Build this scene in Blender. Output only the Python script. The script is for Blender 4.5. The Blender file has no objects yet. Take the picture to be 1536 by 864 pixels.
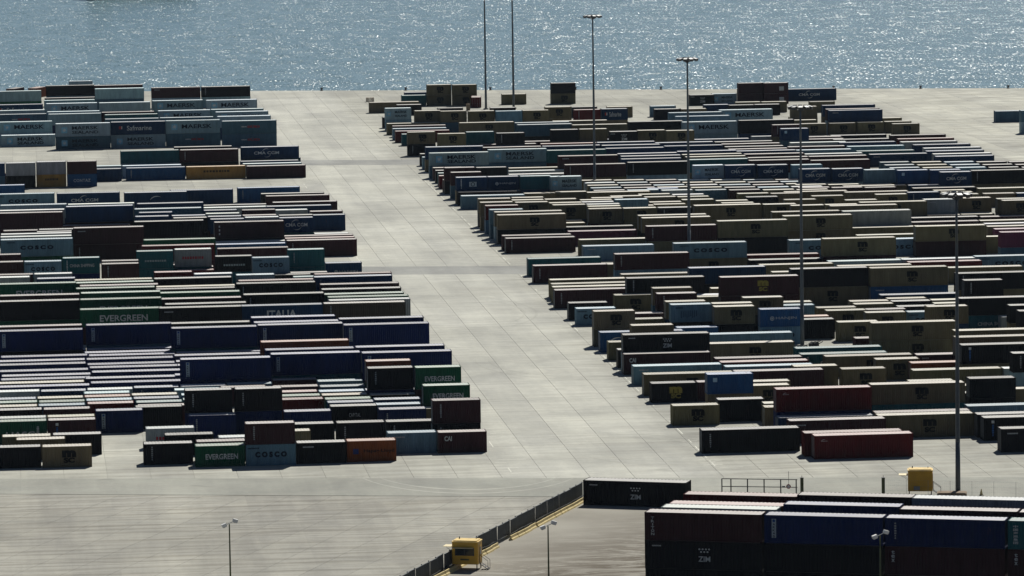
import bpy, math, random
import numpy as np
from mathutils import Matrix, Vector
random.seed(7)
scene = bpy.context.scene
COL = scene.collection
# ------------------------------------------------------------------ camera
F, PITCH, YAW, ROLL, CAMH = 7500.0, 0.105582904, 0.0993951124, 0.0147467579, 85.4459
FW = np.array([math.sin(YAW)*math.cos(PITCH), math.cos(YAW)*math.cos(PITCH), -math.sin(PITCH)])
_r0 = np.array([math.cos(YAW), -math.sin(YAW), 0.0]); _d0 = np.cross(FW, _r0)
RT = math.cos(ROLL)*_r0 + math.sin(ROLL)*_d0
DN = -math.sin(ROLL)*_r0 + math.cos(ROLL)*_d0
CAMP = np.array([0.0, 0.0, CAMH])
cam = bpy.data.objects.new('camera', bpy.data.cameras.new('camera'))
COL.objects.link(cam)
cam.data.sensor_fit = 'HORIZONTAL'; cam.data.sensor_width = 36.0
cam.data.lens = F*36.0/1536.0
cam.data.clip_start = 1.0; cam.data.clip_end = 20000.0
m = Matrix.Identity(4)
for i in range(3):
    m[i][0] = RT[i]; m[i][1] = -DN[i]; m[i][2] = -FW[i]; m[i][3] = CAMP[i]
cam.matrix_world = m
scene.camera = cam
# ------------------------------------------------------------------ sky, sun, exposure
SUN_EL, SUN_AZ = math.radians(48.5), math.radians(24)        # azimuth from +Y towards +X
world = bpy.data.worlds.new('World'); scene.world = world; world.use_nodes = True
wn = world.node_tree.nodes; wl = world.node_tree.links
sky = wn.new('ShaderNodeTexSky'); sky.sky_type = 'NISHITA'; sky.sun_disc = False
sky.sun_elevation = SUN_EL; sky.sun_rotation = SUN_AZ
sky.air_density = 0.5; sky.dust_density = 0.25; sky.ozone_density = 1.0
wn['Background'].inputs['Strength'].default_value = 0.05
wl.new(sky.outputs['Color'], wn['Background'].inputs['Color'])
sun = bpy.data.objects.new('sun', bpy.data.lights.new('sun', 'SUN')); COL.objects.link(sun)
sun.data.energy = 5.0; sun.data.angle = math.radians(0.5); sun.data.color = (1.0, 0.965, 0.89)
sdir = Vector((math.sin(SUN_AZ)*math.cos(SUN_EL), math.cos(SUN_AZ)*math.cos(SUN_EL), math.sin(SUN_EL)))
sun.rotation_euler = sdir.to_track_quat('Z', 'Y').to_euler()
sun.location = sdir*2000
vs = scene.view_settings
vs.view_transform = 'Standard'; vs.look = 'None'; vs.exposure = 0.0; vs.gamma = 1.0; vs.use_curve_mapping = False

# ------------------------------------------------------------------ pixel <-> place
def ground(x, y, z=0.0):
    v = RT*(x-768)/F + DN*(y-432)/F + FW
    t = (z-CAMH)/v[2]
    return CAMP + t*v
def project(P):
    v = np.asarray(P) - CAMP; d = v @ FW
    return 768+F*(v @ RT)/d, 432+F*(v @ DN)/d, F/d

# ------------------------------------------------------------------ helpers
def setp(o, label=None, category=None, group=None, kind=None):
    if label: o['label'] = label
    if category: o['category'] = category
    if group: o['group'] = group
    if kind: o['kind'] = kind
    return o
def empty(name, loc, rz=0.0):
    o = bpy.data.objects.new(name, None); COL.objects.link(o)
    o.location = loc; o.rotation_euler = (0, 0, rz); o.empty_display_size = 0.5
    return o
def link(name, me, parent=None, loc=(0, 0, 0), rz=0.0, color=None):
    o = bpy.data.objects.new(name, me); COL.objects.link(o)
    o.location = loc
    if rz: o.rotation_euler = (0, 0, rz)
    if parent is not None: o.parent = parent
    if color is not None: o.color = (color[0], color[1], color[2], 1)
    return o
class MB:
    def __init__(s): s.v = []; s.f = []; s.mi = []
    def quad(s, a, b, c, d, mi=0):
        n = len(s.v); s.v += [a, b, c, d]; s.f.append((n, n+1, n+2, n+3)); s.mi.append(mi)
    def poly(s, pts, mi=0):
        n = len(s.v); s.v += list(pts); s.f.append(tuple(range(n, n+len(pts)))); s.mi.append(mi)
    def box(s, x0, y0, z0, x1, y1, z1, mi=0, skip=''):
        n = len(s.v)
        s.v += [(x0,y0,z0),(x1,y0,z0),(x1,y1,z0),(x0,y1,z0),(x0,y0,z1),(x1,y0,z1),(x1,y1,z1),(x0,y1,z1)]
        fs = {'b':(0,3,2,1),'t':(4,5,6,7),'f':(0,1,5,4),'k':(2,3,7,6),'r':(1,2,6,5),'l':(3,0,4,7)}
        for k, f in fs.items():
            if k not in skip: s.f.append(tuple(n+i for i in f)); s.mi.append(mi)
    def tube(s, p0, p1, r0, r1=None, n=8, mi=0, caps=True):
        r1 = r0 if r1 is None else r1
        p0 = Vector(p0); p1 = Vector(p1); ax = (p1-p0).normalized()
        u = ax.orthogonal().normalized(); w = ax.cross(u)
        b = len(s.v)
        for p, r in ((p0, r0), (p1, r1)):
            for i in range(n):
                a = 2*math.pi*i/n; s.v.append(tuple(p + (u*math.cos(a)+w*math.sin(a))*r))
        for i in range(n):
            j = (i+1) % n; s.f.append((b+i, b+j, b+n+j, b+n+i)); s.mi.append(mi)
        if caps:
            s.f.append(tuple(b+i for i in reversed(range(n)))); s.mi.append(mi)
            s.f.append(tuple(b+n+i for i in range(n))); s.mi.append(mi)
    def prism(s, pts, z0, z1, mi=0):
        n = len(pts); b = len(s.v)
        s.v += [(p[0], p[1], z0) for p in pts] + [(p[0], p[1], z1) for p in pts]
        s.f.append(tuple(b+i for i in reversed(range(n)))); s.mi.append(mi)
        s.f.append(tuple(b+n+i for i in range(n))); s.mi.append(mi)
        for i in range(n):
            j = (i+1) % n; s.f.append((b+i, b+j, b+n+j, b+n+i)); s.mi.append(mi)
    def mesh(s, name, mats, smooth=False):
        me = bpy.data.meshes.new(name); me.from_pydata(s.v, [], s.f)
        for mt in (mats if isinstance(mats, (list, tuple)) else [mats]): me.materials.append(mt)
        me.polygons.foreach_set('material_index', s.mi)
        if smooth: me.polygons.foreach_set('use_smooth', [True]*len(s.f))
        me.update(); return me

# ------------------------------------------------------------------ materials
def newmat(name):
    mt = bpy.data.materials.new(name); mt.use_nodes = True
    nt = mt.node_tree; return mt, nt.nodes, nt.links, nt.nodes['Principled BSDF']
def N(nd, typ, **kw):
    n = nd.new(typ)
    for k, v in kw.items():
        if k in n.inputs: n.inputs[k].default_value = v
        else: setattr(n, k, v)
    return n
def mix(nd, lk, fac, a, b, mode='MIX'):
    n = nd.new('ShaderNodeMix'); n.data_type = 'RGBA'; n.blend_type = mode
    for s, v in ((n.inputs[0], fac), (n.inputs[6], a), (n.inputs[7], b)):
        if hasattr(v, 'is_output'): lk.new(v, s)
        else: s.default_value = v if not isinstance(v, tuple) else (*v, 1) if len(v) == 3 else v
    return n.outputs[2]
def ramp(nd, lk, src, p0, p1, c0=(0,0,0,1), c1=(1,1,1,1)):
    r = nd.new('ShaderNodeValToRGB'); r.color_ramp.elements[0].position = p0; r.color_ramp.elements[1].position = p1
    r.color_ramp.elements[0].color = c0; r.color_ramp.elements[1].color = c1
    lk.new(src, r.inputs[0]); return r.outputs[0]
def plain(name, col, rough=0.6, metal=0.0, var=0.15, scale=1.5):
    mt, nd, lk, b = newmat(name)
    tc = N(nd, 'ShaderNodeNewGeometry'); nz = N(nd, 'ShaderNodeTexNoise', Scale=scale, Detail=4.0)
    lk.new(tc.outputs['Position'], nz.inputs['Vector'])
    f = ramp(nd, lk, nz.outputs[0], 0.35, 0.7)
    c = mix(nd, lk, f, tuple(x*(1-var) for x in col), tuple(min(1, x*(1+var)) for x in col))
    lk.new(c, b.inputs['Base Color']); b.inputs['Roughness'].default_value = rough; b.inputs['Metallic'].default_value = metal
    return mt

def paint_material(name, use_attr, roof):
    mt, nd, lk, b = newmat(name)
    if use_attr:
        src = N(nd, 'ShaderNodeVertexColor'); src.layer_name = 'paint'; colr = src.outputs['Color']
    else:
        src = N(nd, 'ShaderNodeObjectInfo'); colr = src.outputs['Color']
    geo = N(nd, 'ShaderNodeNewGeometry')
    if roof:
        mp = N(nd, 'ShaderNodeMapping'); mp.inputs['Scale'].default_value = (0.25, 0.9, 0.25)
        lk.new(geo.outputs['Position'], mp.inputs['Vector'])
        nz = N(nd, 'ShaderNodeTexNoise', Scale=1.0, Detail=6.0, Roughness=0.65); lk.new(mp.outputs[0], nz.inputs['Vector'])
        # sun-bleached, dusty roof sheet: chalked box colour, with the sun's glare painted in
        fade_glare = N(nd, 'ShaderNodeMapRange'); fade_glare.inputs[1].default_value = 0.25; fade_glare.inputs[2].default_value = 0.75
        fade_glare.inputs[3].default_value = 0.52; fade_glare.inputs[4].default_value = 0.76; lk.new(nz.outputs[0], fade_glare.inputs[0])
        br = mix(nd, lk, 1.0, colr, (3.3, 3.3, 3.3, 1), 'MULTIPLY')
        c = mix(nd, lk, fade_glare.outputs[0], br, (0.64, 0.625, 0.58))
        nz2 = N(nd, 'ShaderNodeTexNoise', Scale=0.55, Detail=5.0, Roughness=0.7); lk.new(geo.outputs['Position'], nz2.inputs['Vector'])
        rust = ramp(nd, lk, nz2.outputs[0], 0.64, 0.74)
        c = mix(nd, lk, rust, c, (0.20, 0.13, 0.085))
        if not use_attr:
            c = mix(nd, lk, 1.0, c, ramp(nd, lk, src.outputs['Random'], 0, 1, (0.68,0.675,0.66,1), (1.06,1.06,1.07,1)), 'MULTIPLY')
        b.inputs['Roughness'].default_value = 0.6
    else:
        mp = N(nd, 'ShaderNodeMapping'); mp.inputs['Scale'].default_value = (1.2, 1.2, 0.25)
        lk.new(geo.outputs['Position'], mp.inputs['Vector'])
        nz = N(nd, 'ShaderNodeTexNoise', Scale=1.3, Detail=6.0, Roughness=0.65); lk.new(mp.outputs[0], nz.inputs['Vector'])
        f = ramp(nd, lk, nz.outputs[0], 0.3, 0.75, (0.72,0.72,0.72,1), (1.18,1.18,1.18,1))
        c = mix(nd, lk, 1.0, colr, f, 'MULTIPLY')
        nz2 = N(nd, 'ShaderNodeTexNoise', Scale=0.8, Detail=5.0, Roughness=0.75); lk.new(mp.outputs[0], nz2.inputs['Vector'])
        rust = ramp(nd, lk, nz2.outputs[0], 0.68, 0.78)
        c = mix(nd, lk, rust, c, (0.07, 0.035, 0.02))
        b.inputs['Roughness'].default_value = 0.7; b.inputs['Specular IOR Level'].default_value = 0.1
    lk.new(c, b.inputs['Base Color'])
    return mt
M_PAINT = paint_material('container_paint', False, False)
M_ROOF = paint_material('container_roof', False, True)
M_PAINT_A = paint_material('container_paint_mass', True, False)
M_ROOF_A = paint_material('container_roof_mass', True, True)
def letter_material():
    mt, nd, lk, b = newmat('lettering_paint')
    oi = N(nd, 'ShaderNodeObjectInfo'); geo = N(nd, 'ShaderNodeNewGeometry')
    nz = N(nd, 'ShaderNodeTexNoise', Scale=3.0, Detail=4.0); lk.new(geo.outputs['Position'], nz.inputs['Vector'])
    f = ramp(nd, lk, nz.outputs[0], 0.3, 0.7, (0.75,0.75,0.75,1), (1.05,1.05,1.05,1))
    lk.new(mix(nd, lk, 1.0, oi.outputs['Color'], f, 'MULTIPLY'), b.inputs['Base Color']); b.inputs['Roughness'].default_value = 0.7; b.inputs['Specular IOR Level'].default_value = 0.1
    return mt
M_LETTER = letter_material()

def concrete(name, base, cell=(5.2, 44.0), streak=0.25, stain=0.25, rot=0.0, tint=(0.30,0.285,0.25), wear=0.86, rows=None):
    mt, nd, lk, b = newmat(name)
    geo = N(nd, 'ShaderNodeNewGeometry')
    big = N(nd, 'ShaderNodeTexNoise', Scale=0.035, Detail=5.0, Roughness=0.6); lk.new(geo.outputs['Position'], big.inputs['Vector'])
    mp = N(nd, 'ShaderNodeMapping'); mp.inputs['Scale'].default_value = (0.045, 0.75, 1.0); mp.inputs['Rotation'].default_value = (0, 0, rot)
    lk.new(geo.outputs['Position'], mp.inputs['Vector'])
    st = N(nd, 'ShaderNodeTexNoise', Scale=1.0, Detail=4.0, Roughness=0.6); lk.new(mp.outputs[0], st.inputs['Vector'])
    fine = N(nd, 'ShaderNodeTexNoise', Scale=1.8, Detail=6.0, Roughness=0.7); lk.new(geo.outputs['Position'], fine.inputs['Vector'])
    # slab to slab differences in cast
    dv = N(nd, 'ShaderNodeVectorMath'); dv.operation = 'DIVIDE'; dv.inputs[1].default_value = (cell[0], cell[1], 1e6)
    lk.new(geo.outputs['Position'], dv.inputs[0])
    fl = N(nd, 'ShaderNodeVectorMath'); fl.operation = 'FLOOR'; lk.new(dv.outputs[0], fl.inputs[0])
    wn_ = N(nd, 'ShaderNodeTexWhiteNoise'); lk.new(fl.outputs[0], wn_.inputs['Vector'])
    c = mix(nd, lk, ramp(nd, lk, big.outputs[0], 0.35, 0.68), tuple(x*(1-stain) for x in base), tuple(x*1.06 for x in base))
    c = mix(nd, lk, ramp(nd, lk, st.outputs[0], 0.45, 0.75, (0,0,0,1), (streak*2,)*3+(1,)), c, tint)
    c = mix(nd, lk, 1.0, c, ramp(nd, lk, wn_.outputs[0], 0, 1, (0.92,0.92,0.925,1), (1.05,1.05,1.04,1)), 'MULTIPLY')
    c = mix(nd, lk, 1.0, c, ramp(nd, lk, fine.outputs[0], 0.3, 0.7, (0.93,0.93,0.93,1), (1.05,1.05,1.05,1)), 'MULTIPLY')
    mp2 = N(nd, 'ShaderNodeMapping'); mp2.inputs['Scale'].default_value = (0.16, 0.012, 1.0); mp2.inputs['Rotation'].default_value = (0, 0, rot)
    lk.new(geo.outputs['Position'], mp2.inputs['Vector'])
    ty = N(nd, 'ShaderNodeTexNoise', Scale=1.0, Detail=5.0, Roughness=0.65); lk.new(mp2.outputs[0], ty.inputs['Vector'])
    c = mix(nd, lk, 1.0, c, ramp(nd, lk, ty.outputs[0], 0.38, 0.66, (1.05,1.05,1.04,1), (wear,wear,wear*1.01,1)), 'MULTIPLY')
    md = N(nd, 'ShaderNodeTexNoise', Scale=0.09, Detail=6.0, Roughness=0.7, Distortion=0.8); lk.new(geo.outputs['Position'], md.inputs['Vector'])
    c = mix(nd, lk, 1.0, c, ramp(nd, lk, md.outputs[0], 0.40, 0.64, (1.03,1.03,1.03,1), (0.86,0.865,0.88,1)), 'MULTIPLY')
    if rows:                                                     # rubber and grime from the straddle carriers that drive over the rows
        sp = N(nd, 'ShaderNodeSeparateXYZ'); lk.new(geo.outputs['Position'], sp.inputs[0])
        wob = N(nd, 'ShaderNodeTexNoise', Scale=0.5, Detail=4.0); lk.new(mp.outputs[0], wob.inputs['Vector'])
        wx = N(nd, 'ShaderNodeMath'); wx.operation = 'MULTIPLY_ADD'; wx.inputs[1].default_value = 9.0; lk.new(wob.outputs[0], wx.inputs[0]); lk.new(sp.outputs['X'], wx.inputs[2])
        mp3 = N(nd, 'ShaderNodeMapping'); mp3.inputs['Scale'].default_value = (0.09, 0.55, 1.0); lk.new(geo.outputs['Position'], mp3.inputs['Vector'])
        ln = N(nd, 'ShaderNodeTexNoise', Scale=1.0, Detail=3.0, Roughness=0.55); lk.new(mp3.outputs[0], ln.inputs['Vector'])
        for (e0, e1, dk) in rows:
            m_ = N(nd, 'ShaderNodeMapRange'); m_.interpolation_type = 'SMOOTHSTEP'; m_.inputs[1].default_value = e0+4.5; m_.inputs[2].default_value = e1+4.5; lk.new(wx.outputs[0], m_.inputs[0])
            k_ = mix(nd, lk, ramp(nd, lk, ln.outputs[0], 0.38, 0.62), (dk-.10, dk-.11, dk-.13), (dk+.10, dk+.10, dk+.09))
            c = mix(nd, lk, m_.outputs[0], c, mix(nd, lk, 1.0, c, k_, 'MULTIPLY'))
    spot = N(nd, 'ShaderNodeTexNoise', Scale=0.16, Detail=3.0, Roughness=0.5); lk.new(geo.outputs['Position'], spot.inputs['Vector'])
    c = mix(nd, lk, ramp(nd, lk, spot.outputs[0], 0.65, 0.78), c, tuple(x*0.6 for x in base))
    lk.new(c, b.inputs['Base Color']); b.inputs['Roughness'].default_value = 0.85
    b.inputs['Specular IOR Level'].default_value = 0.3
    bp = N(nd, 'ShaderNodeBump', Strength=0.2, Distance=0.01); lk.new(fine.outputs[0], bp.inputs['Height']); lk.new(bp.outputs[0], b.inputs['Normal'])
    return mt
M_SLAB = concrete('yard_concrete', (0.515, 0.515, 0.453), rows=((78.5, 86.0, 0.80), (206.0, 212.0, 1.24), (61.0, 53.0, 0.86)))
M_APRON = concrete('apron_concrete', (0.385, 0.375, 0.325), streak=0.6, stain=0.28, rot=math.radians(10), tint=(0.20,0.187,0.152), wear=0.8)
M_JOINT = plain('joint_filler', (0.25, 0.25, 0.22), 0.9)
M_ASPH = concrete('road_surface', (0.335, 0.34, 0.295), cell=(500, 900), streak=0.3, rot=math.radians(10.5))
M_STRIP = concrete('patched_strip', (0.31, 0.315, 0.295), cell=(300, 500), streak=0.2)
M_QUAY = plain('quay_wall_concrete', (0.25, 0.245, 0.225), 0.9)
def dirt():
    mt, nd, lk, b = newmat('dirt_yard_ground'); geo = N(nd, 'ShaderNodeNewGeometry')
    mp = N(nd, 'ShaderNodeMapping'); mp.inputs['Rotation'].default_value = (0, 0, math.radians(-57)); mp.inputs['Scale'].default_value = (0.10, 0.34, 1)
    lk.new(geo.outputs['Position'], mp.inputs['Vector'])
    a = N(nd, 'ShaderNodeTexNoise', Scale=1.0, Detail=7.0, Roughness=0.76, Distortion=1.3); lk.new(mp.outputs[0], a.inputs['Vector'])
    g = N(nd, 'ShaderNodeTexNoise', Scale=0.07, Detail=4.0); lk.new(geo.outputs['Position'], g.inputs['Vector'])
    # distance along the yard: soil gets thicker towards the stacked boxes
    sx = N(nd, 'ShaderNodeSeparateXYZ'); lk.new(geo.outputs['Position'], sx.inputs[0])
    ad = N(nd, 'ShaderNodeMath'); ad.operation = 'MULTIPLY_ADD'; ad.inputs[1].default_value = -0.72; lk.new(sx.outputs['Y'], ad.inputs[0]); lk.new(sx.outputs['X'], ad.inputs[2])
    mr = N(nd, 'ShaderNodeMapRange'); mr.inputs[1].default_value = -336; mr.inputs[2].default_value = -312; lk.new(ad.outputs[0], mr.inputs[0])
    soil = N(nd, 'ShaderNodeMath'); soil.operation = 'MULTIPLY'; lk.new(mr.outputs[0], soil.inputs[0])
    lk.new(ramp(nd, lk, a.outputs[0], 0.46, 0.60, (1,1,1,1), (0.08,0.08,0.08,1)), soil.inputs[1])
    c0 = mix(nd, lk, ramp(nd, lk, g.outputs[0], 0.35, 0.65), (0.22, 0.205, 0.17), (0.32, 0.305, 0.26))
    c = mix(nd, lk, soil.outputs[0], c0, (0.075, 0.058, 0.035))
    lk.new(c, b.inputs['Base Color']); b.inputs['Roughness'].default_value = 0.95
    bp = N(nd, 'ShaderNodeBump', Strength=0.5, Distance=0.06); lk.new(a.outputs[0], bp.inputs['Height']); lk.new(bp.outputs[0], b.inputs['Normal'])
    return mt
M_DIRT = dirt()
def sea_material():
    mt, nd, lk, b = newmat('sea_water'); geo = N(nd, 'ShaderNodeNewGeometry')
    b.inputs['Base Color'].default_value = (0.115, 0.20, 0.23, 1); b.inputs['Roughness'].default_value = 0.22; b.inputs['IOR'].default_value = 1.33
    def wavelet(scale, rot, det, rough, amp):
        mp = N(nd, 'ShaderNodeMapping'); mp.inputs['Rotation'].default_value = (0, 0, rot); mp.inputs['Scale'].default_value = scale
        lk.new(geo.outputs['Position'], mp.inputs['Vector'])
        n = N(nd, 'ShaderNodeTexNoise', Scale=1.0, Detail=det, Roughness=rough); lk.new(mp.outputs[0], n.inputs['Vector'])
        v = N(nd, 'ShaderNodeVectorMath'); v.operation = 'SUBTRACT'; lk.new(n.outputs['Color'], v.inputs[0]); v.inputs[1].default_value = (.5, .5, .5)
        k = N(nd, 'ShaderNodeVectorMath'); k.operation = 'MULTIPLY'; lk.new(v.outputs[0], k.inputs[0]); k.inputs[1].default_value = (amp, amp, 0)
        return k.outputs[0]
    def vadd(a, c):
        v = N(nd, 'ShaderNodeVectorMath'); v.operation = 'ADD'; lk.new(a, v.inputs[0])
        if hasattr(c, 'is_output'): lk.new(c, v.inputs[1])
        else: v.inputs[1].default_value = c
        return v.outputs[0]
    # slopes of the chop: short wavelets, longer waves and slow swell
    sl = vadd(wavelet((1.7, 0.50, 1), 0.1, 4.0, 0.68, 3.05), wavelet((0.14, 0.09, 1), -0.25, 3.0, 0.55, 0.85))
    nrm = N(nd, 'ShaderNodeVectorMath'); nrm.operation = 'NORMALIZE'; lk.new(vadd(sl, (0, 0, 1)), nrm.inputs[0])
    lk.new(nrm.outputs[0], b.inputs['Normal'])
    return mt
M_SEA = sea_material()
M_STEEL = plain('galvanised_steel', (0.20, 0.22, 0.24), 0.45, 0.5)
M_MAST = plain('weathered_mast_steel', (0.075, 0.09, 0.105), 0.55, 0.3)
M_PAINTLINE = plain('worn_line_paint', (0.60, 0.60, 0.52), 0.8, var=0.2, scale=0.8)
M_DARK = plain('dark_metal', (0.03, 0.03, 0.035), 0.6)
M_YELLOW = plain('yellow_enamel', (0.62, 0.34, 0.02), 0.4, var=0.08)
M_CABROOF = plain('sunlit_yellow_enamel', (0.68, 0.48, 0.14), 0.5)  # paler copy of the cabin yellow, sunlight on the roof painted in
M_CREAM = plain('cream_flap', (0.70, 0.60, 0.36), 0.6)
M_FENCE = plain('dark_sheet_steel', (0.045, 0.055, 0.065), 0.5, 0.2)
M_BARRIER = plain('ochre_barrier', (0.55, 0.44, 0.20), 0.8)
M_WHITE = plain('white_enamel', (0.72, 0.72, 0.70), 0.45)
M_RED = plain('red_enamel', (0.35, 0.03, 0.03), 0.5)
M_WOOD = plain('weathered_timber', (0.22, 0.16, 0.10), 0.85)
M_OLIVE = plain('olive_enamel', (0.08, 0.09, 0.03), 0.6)
mt, nd, lk, b = newmat('dark_glass'); b.inputs['Base Color'].default_value = (0.02, 0.025, 0.03, 1); b.inputs['Roughness'].default_value = 0.08
M_GLASS = mt

# ------------------------------------------------------------------ lettering meshes (made first, the scene is still small)
TEXT = {}
def text_mesh(txt, bold=0.0, spacing=1.0):
    key = (txt, bold, spacing)
    if key in TEXT: return TEXT[key]
    cu = bpy.data.curves.new('lettering', 'FONT'); cu.body = txt; cu.offset = bold; cu.space_character = spacing; cu.resolution_u = 3
    ob = bpy.data.objects.new('tmp', cu); COL.objects.link(ob)
    dg = bpy.context.evaluated_depsgraph_get(); dg.update()
    me = bpy.data.meshes.new_from_object(ob.evaluated_get(dg))
    bpy.data.objects.remove(ob); bpy.data.curves.remove(cu)
    co = np.zeros(len(me.vertices)*3); me.vertices.foreach_get('co', co); co = co.reshape(-1, 3)
    mn, mx = co.min(0), co.max(0); w, h = mx[0]-mn[0], mx[1]-mn[1]
    out = np.zeros_like(co); out[:, 0] = (co[:, 0]-mn[0])/w-0.5; out[:, 2] = (co[:, 1]-mn[1])/h-0.5
    me.vertices.foreach_set('co', out.ravel()); me.materials.clear(); me.materials.append(M_LETTER); me.update()
    TEXT[key] = me; return me
SHAPE = {}
def shape_mesh(kind):
    if kind in SHAPE: return SHAPE[kind]
    b = MB()
    if kind == 'rect': b.quad((-.5,0,-.5),(.5,0,-.5),(.5,0,.5),(-.5,0,.5))
    elif kind == 'disc': b.poly([(.5*math.cos(a), 0, .5*math.sin(a)) for a in [i*math.pi/8 for i in range(16)]])
    elif kind == 'ring':
        for i in range(20):
            a0, a1 = i*math.pi/10, (i+1)*math.pi/10
            b.quad((.34*math.cos(a0),0,.34*math.sin(a0)),(.5*math.cos(a0),0,.5*math.sin(a0)),(.5*math.cos(a1),0,.5*math.sin(a1)),(.34*math.cos(a1),0,.34*math.sin(a1)))
    elif kind == 'star':
        pts = []
        for i in range(14):
            r = .5 if i % 2 == 0 else .17; a = math.pi/2+i*math.pi/7; pts.append((r*math.cos(a), 0, r*math.sin(a)))
        for i in range(14): b.poly([(0,0,0), pts[i], pts[(i+1) % 14]])
    elif kind in ('arc_up', 'arc_dn'):
        n = 12
        for i in range(n):
            t0, t1 = i/n, (i+1)/n
            def pt(t, o):
                a = math.radians(160-105*t); th = 0.035*math.sin(math.pi*min(1, t+.04))
                x, z = (.5+o*th)*math.cos(a), (.5+o*th)*math.sin(a)
                return (x, 0, z) if kind == 'arc_up' else (-x, 0, -z)
            b.quad(pt(t0,-1), pt(t0,1), pt(t1,1), pt(t1,-1))
    elif kind == 'dots':
        for r, n in ((.25, 4), (-.25, 3)):
            for i in range(n):
                cx = (i-(n-1)/2)*.27
                b.poly([(cx+.085*math.cos(a), 0, r+.16*math.sin(a)) for a in [k*math.pi/4 for k in range(8)]])
    elif kind == 'column':
        rr = random.Random(3)
        for i in range(7):
            w = rr.uniform(.5, 1); z = .5-(i+.5)/7
            b.quad((-.5*w,0,z-.045),(.5*w,0,z-.045),(.5*w,0,z+.045),(-.5*w,0,z+.045))
    elif kind == 'dashes':
        rr = random.Random(5); x = -.5
        while x < .45:
            w = rr.uniform(.05, .1); b.quad((x,0,-.5),(x+w,0,-.5),(x+w,0,.5),(x,0,.5)); x += w+.035
    elif kind == 'bars':
        for i in range(9):
            x = -.5+i/9; b.quad((x,0,-.5+.3*(i % 3)/3),(x+.05,0,-.5+.3*(i % 3)/3),(x+.05,0,.5),(x,0,.5))
    me = b.mesh('mark_'+kind, M_LETTER); SHAPE[kind] = me; return me
WHT, DRK, BLK, YEL, REDC = (.46,.48,.48), (.004,.009,.022), (.004,.004,.005), (.26,.21,.04), (.30,.02,.02)
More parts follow.
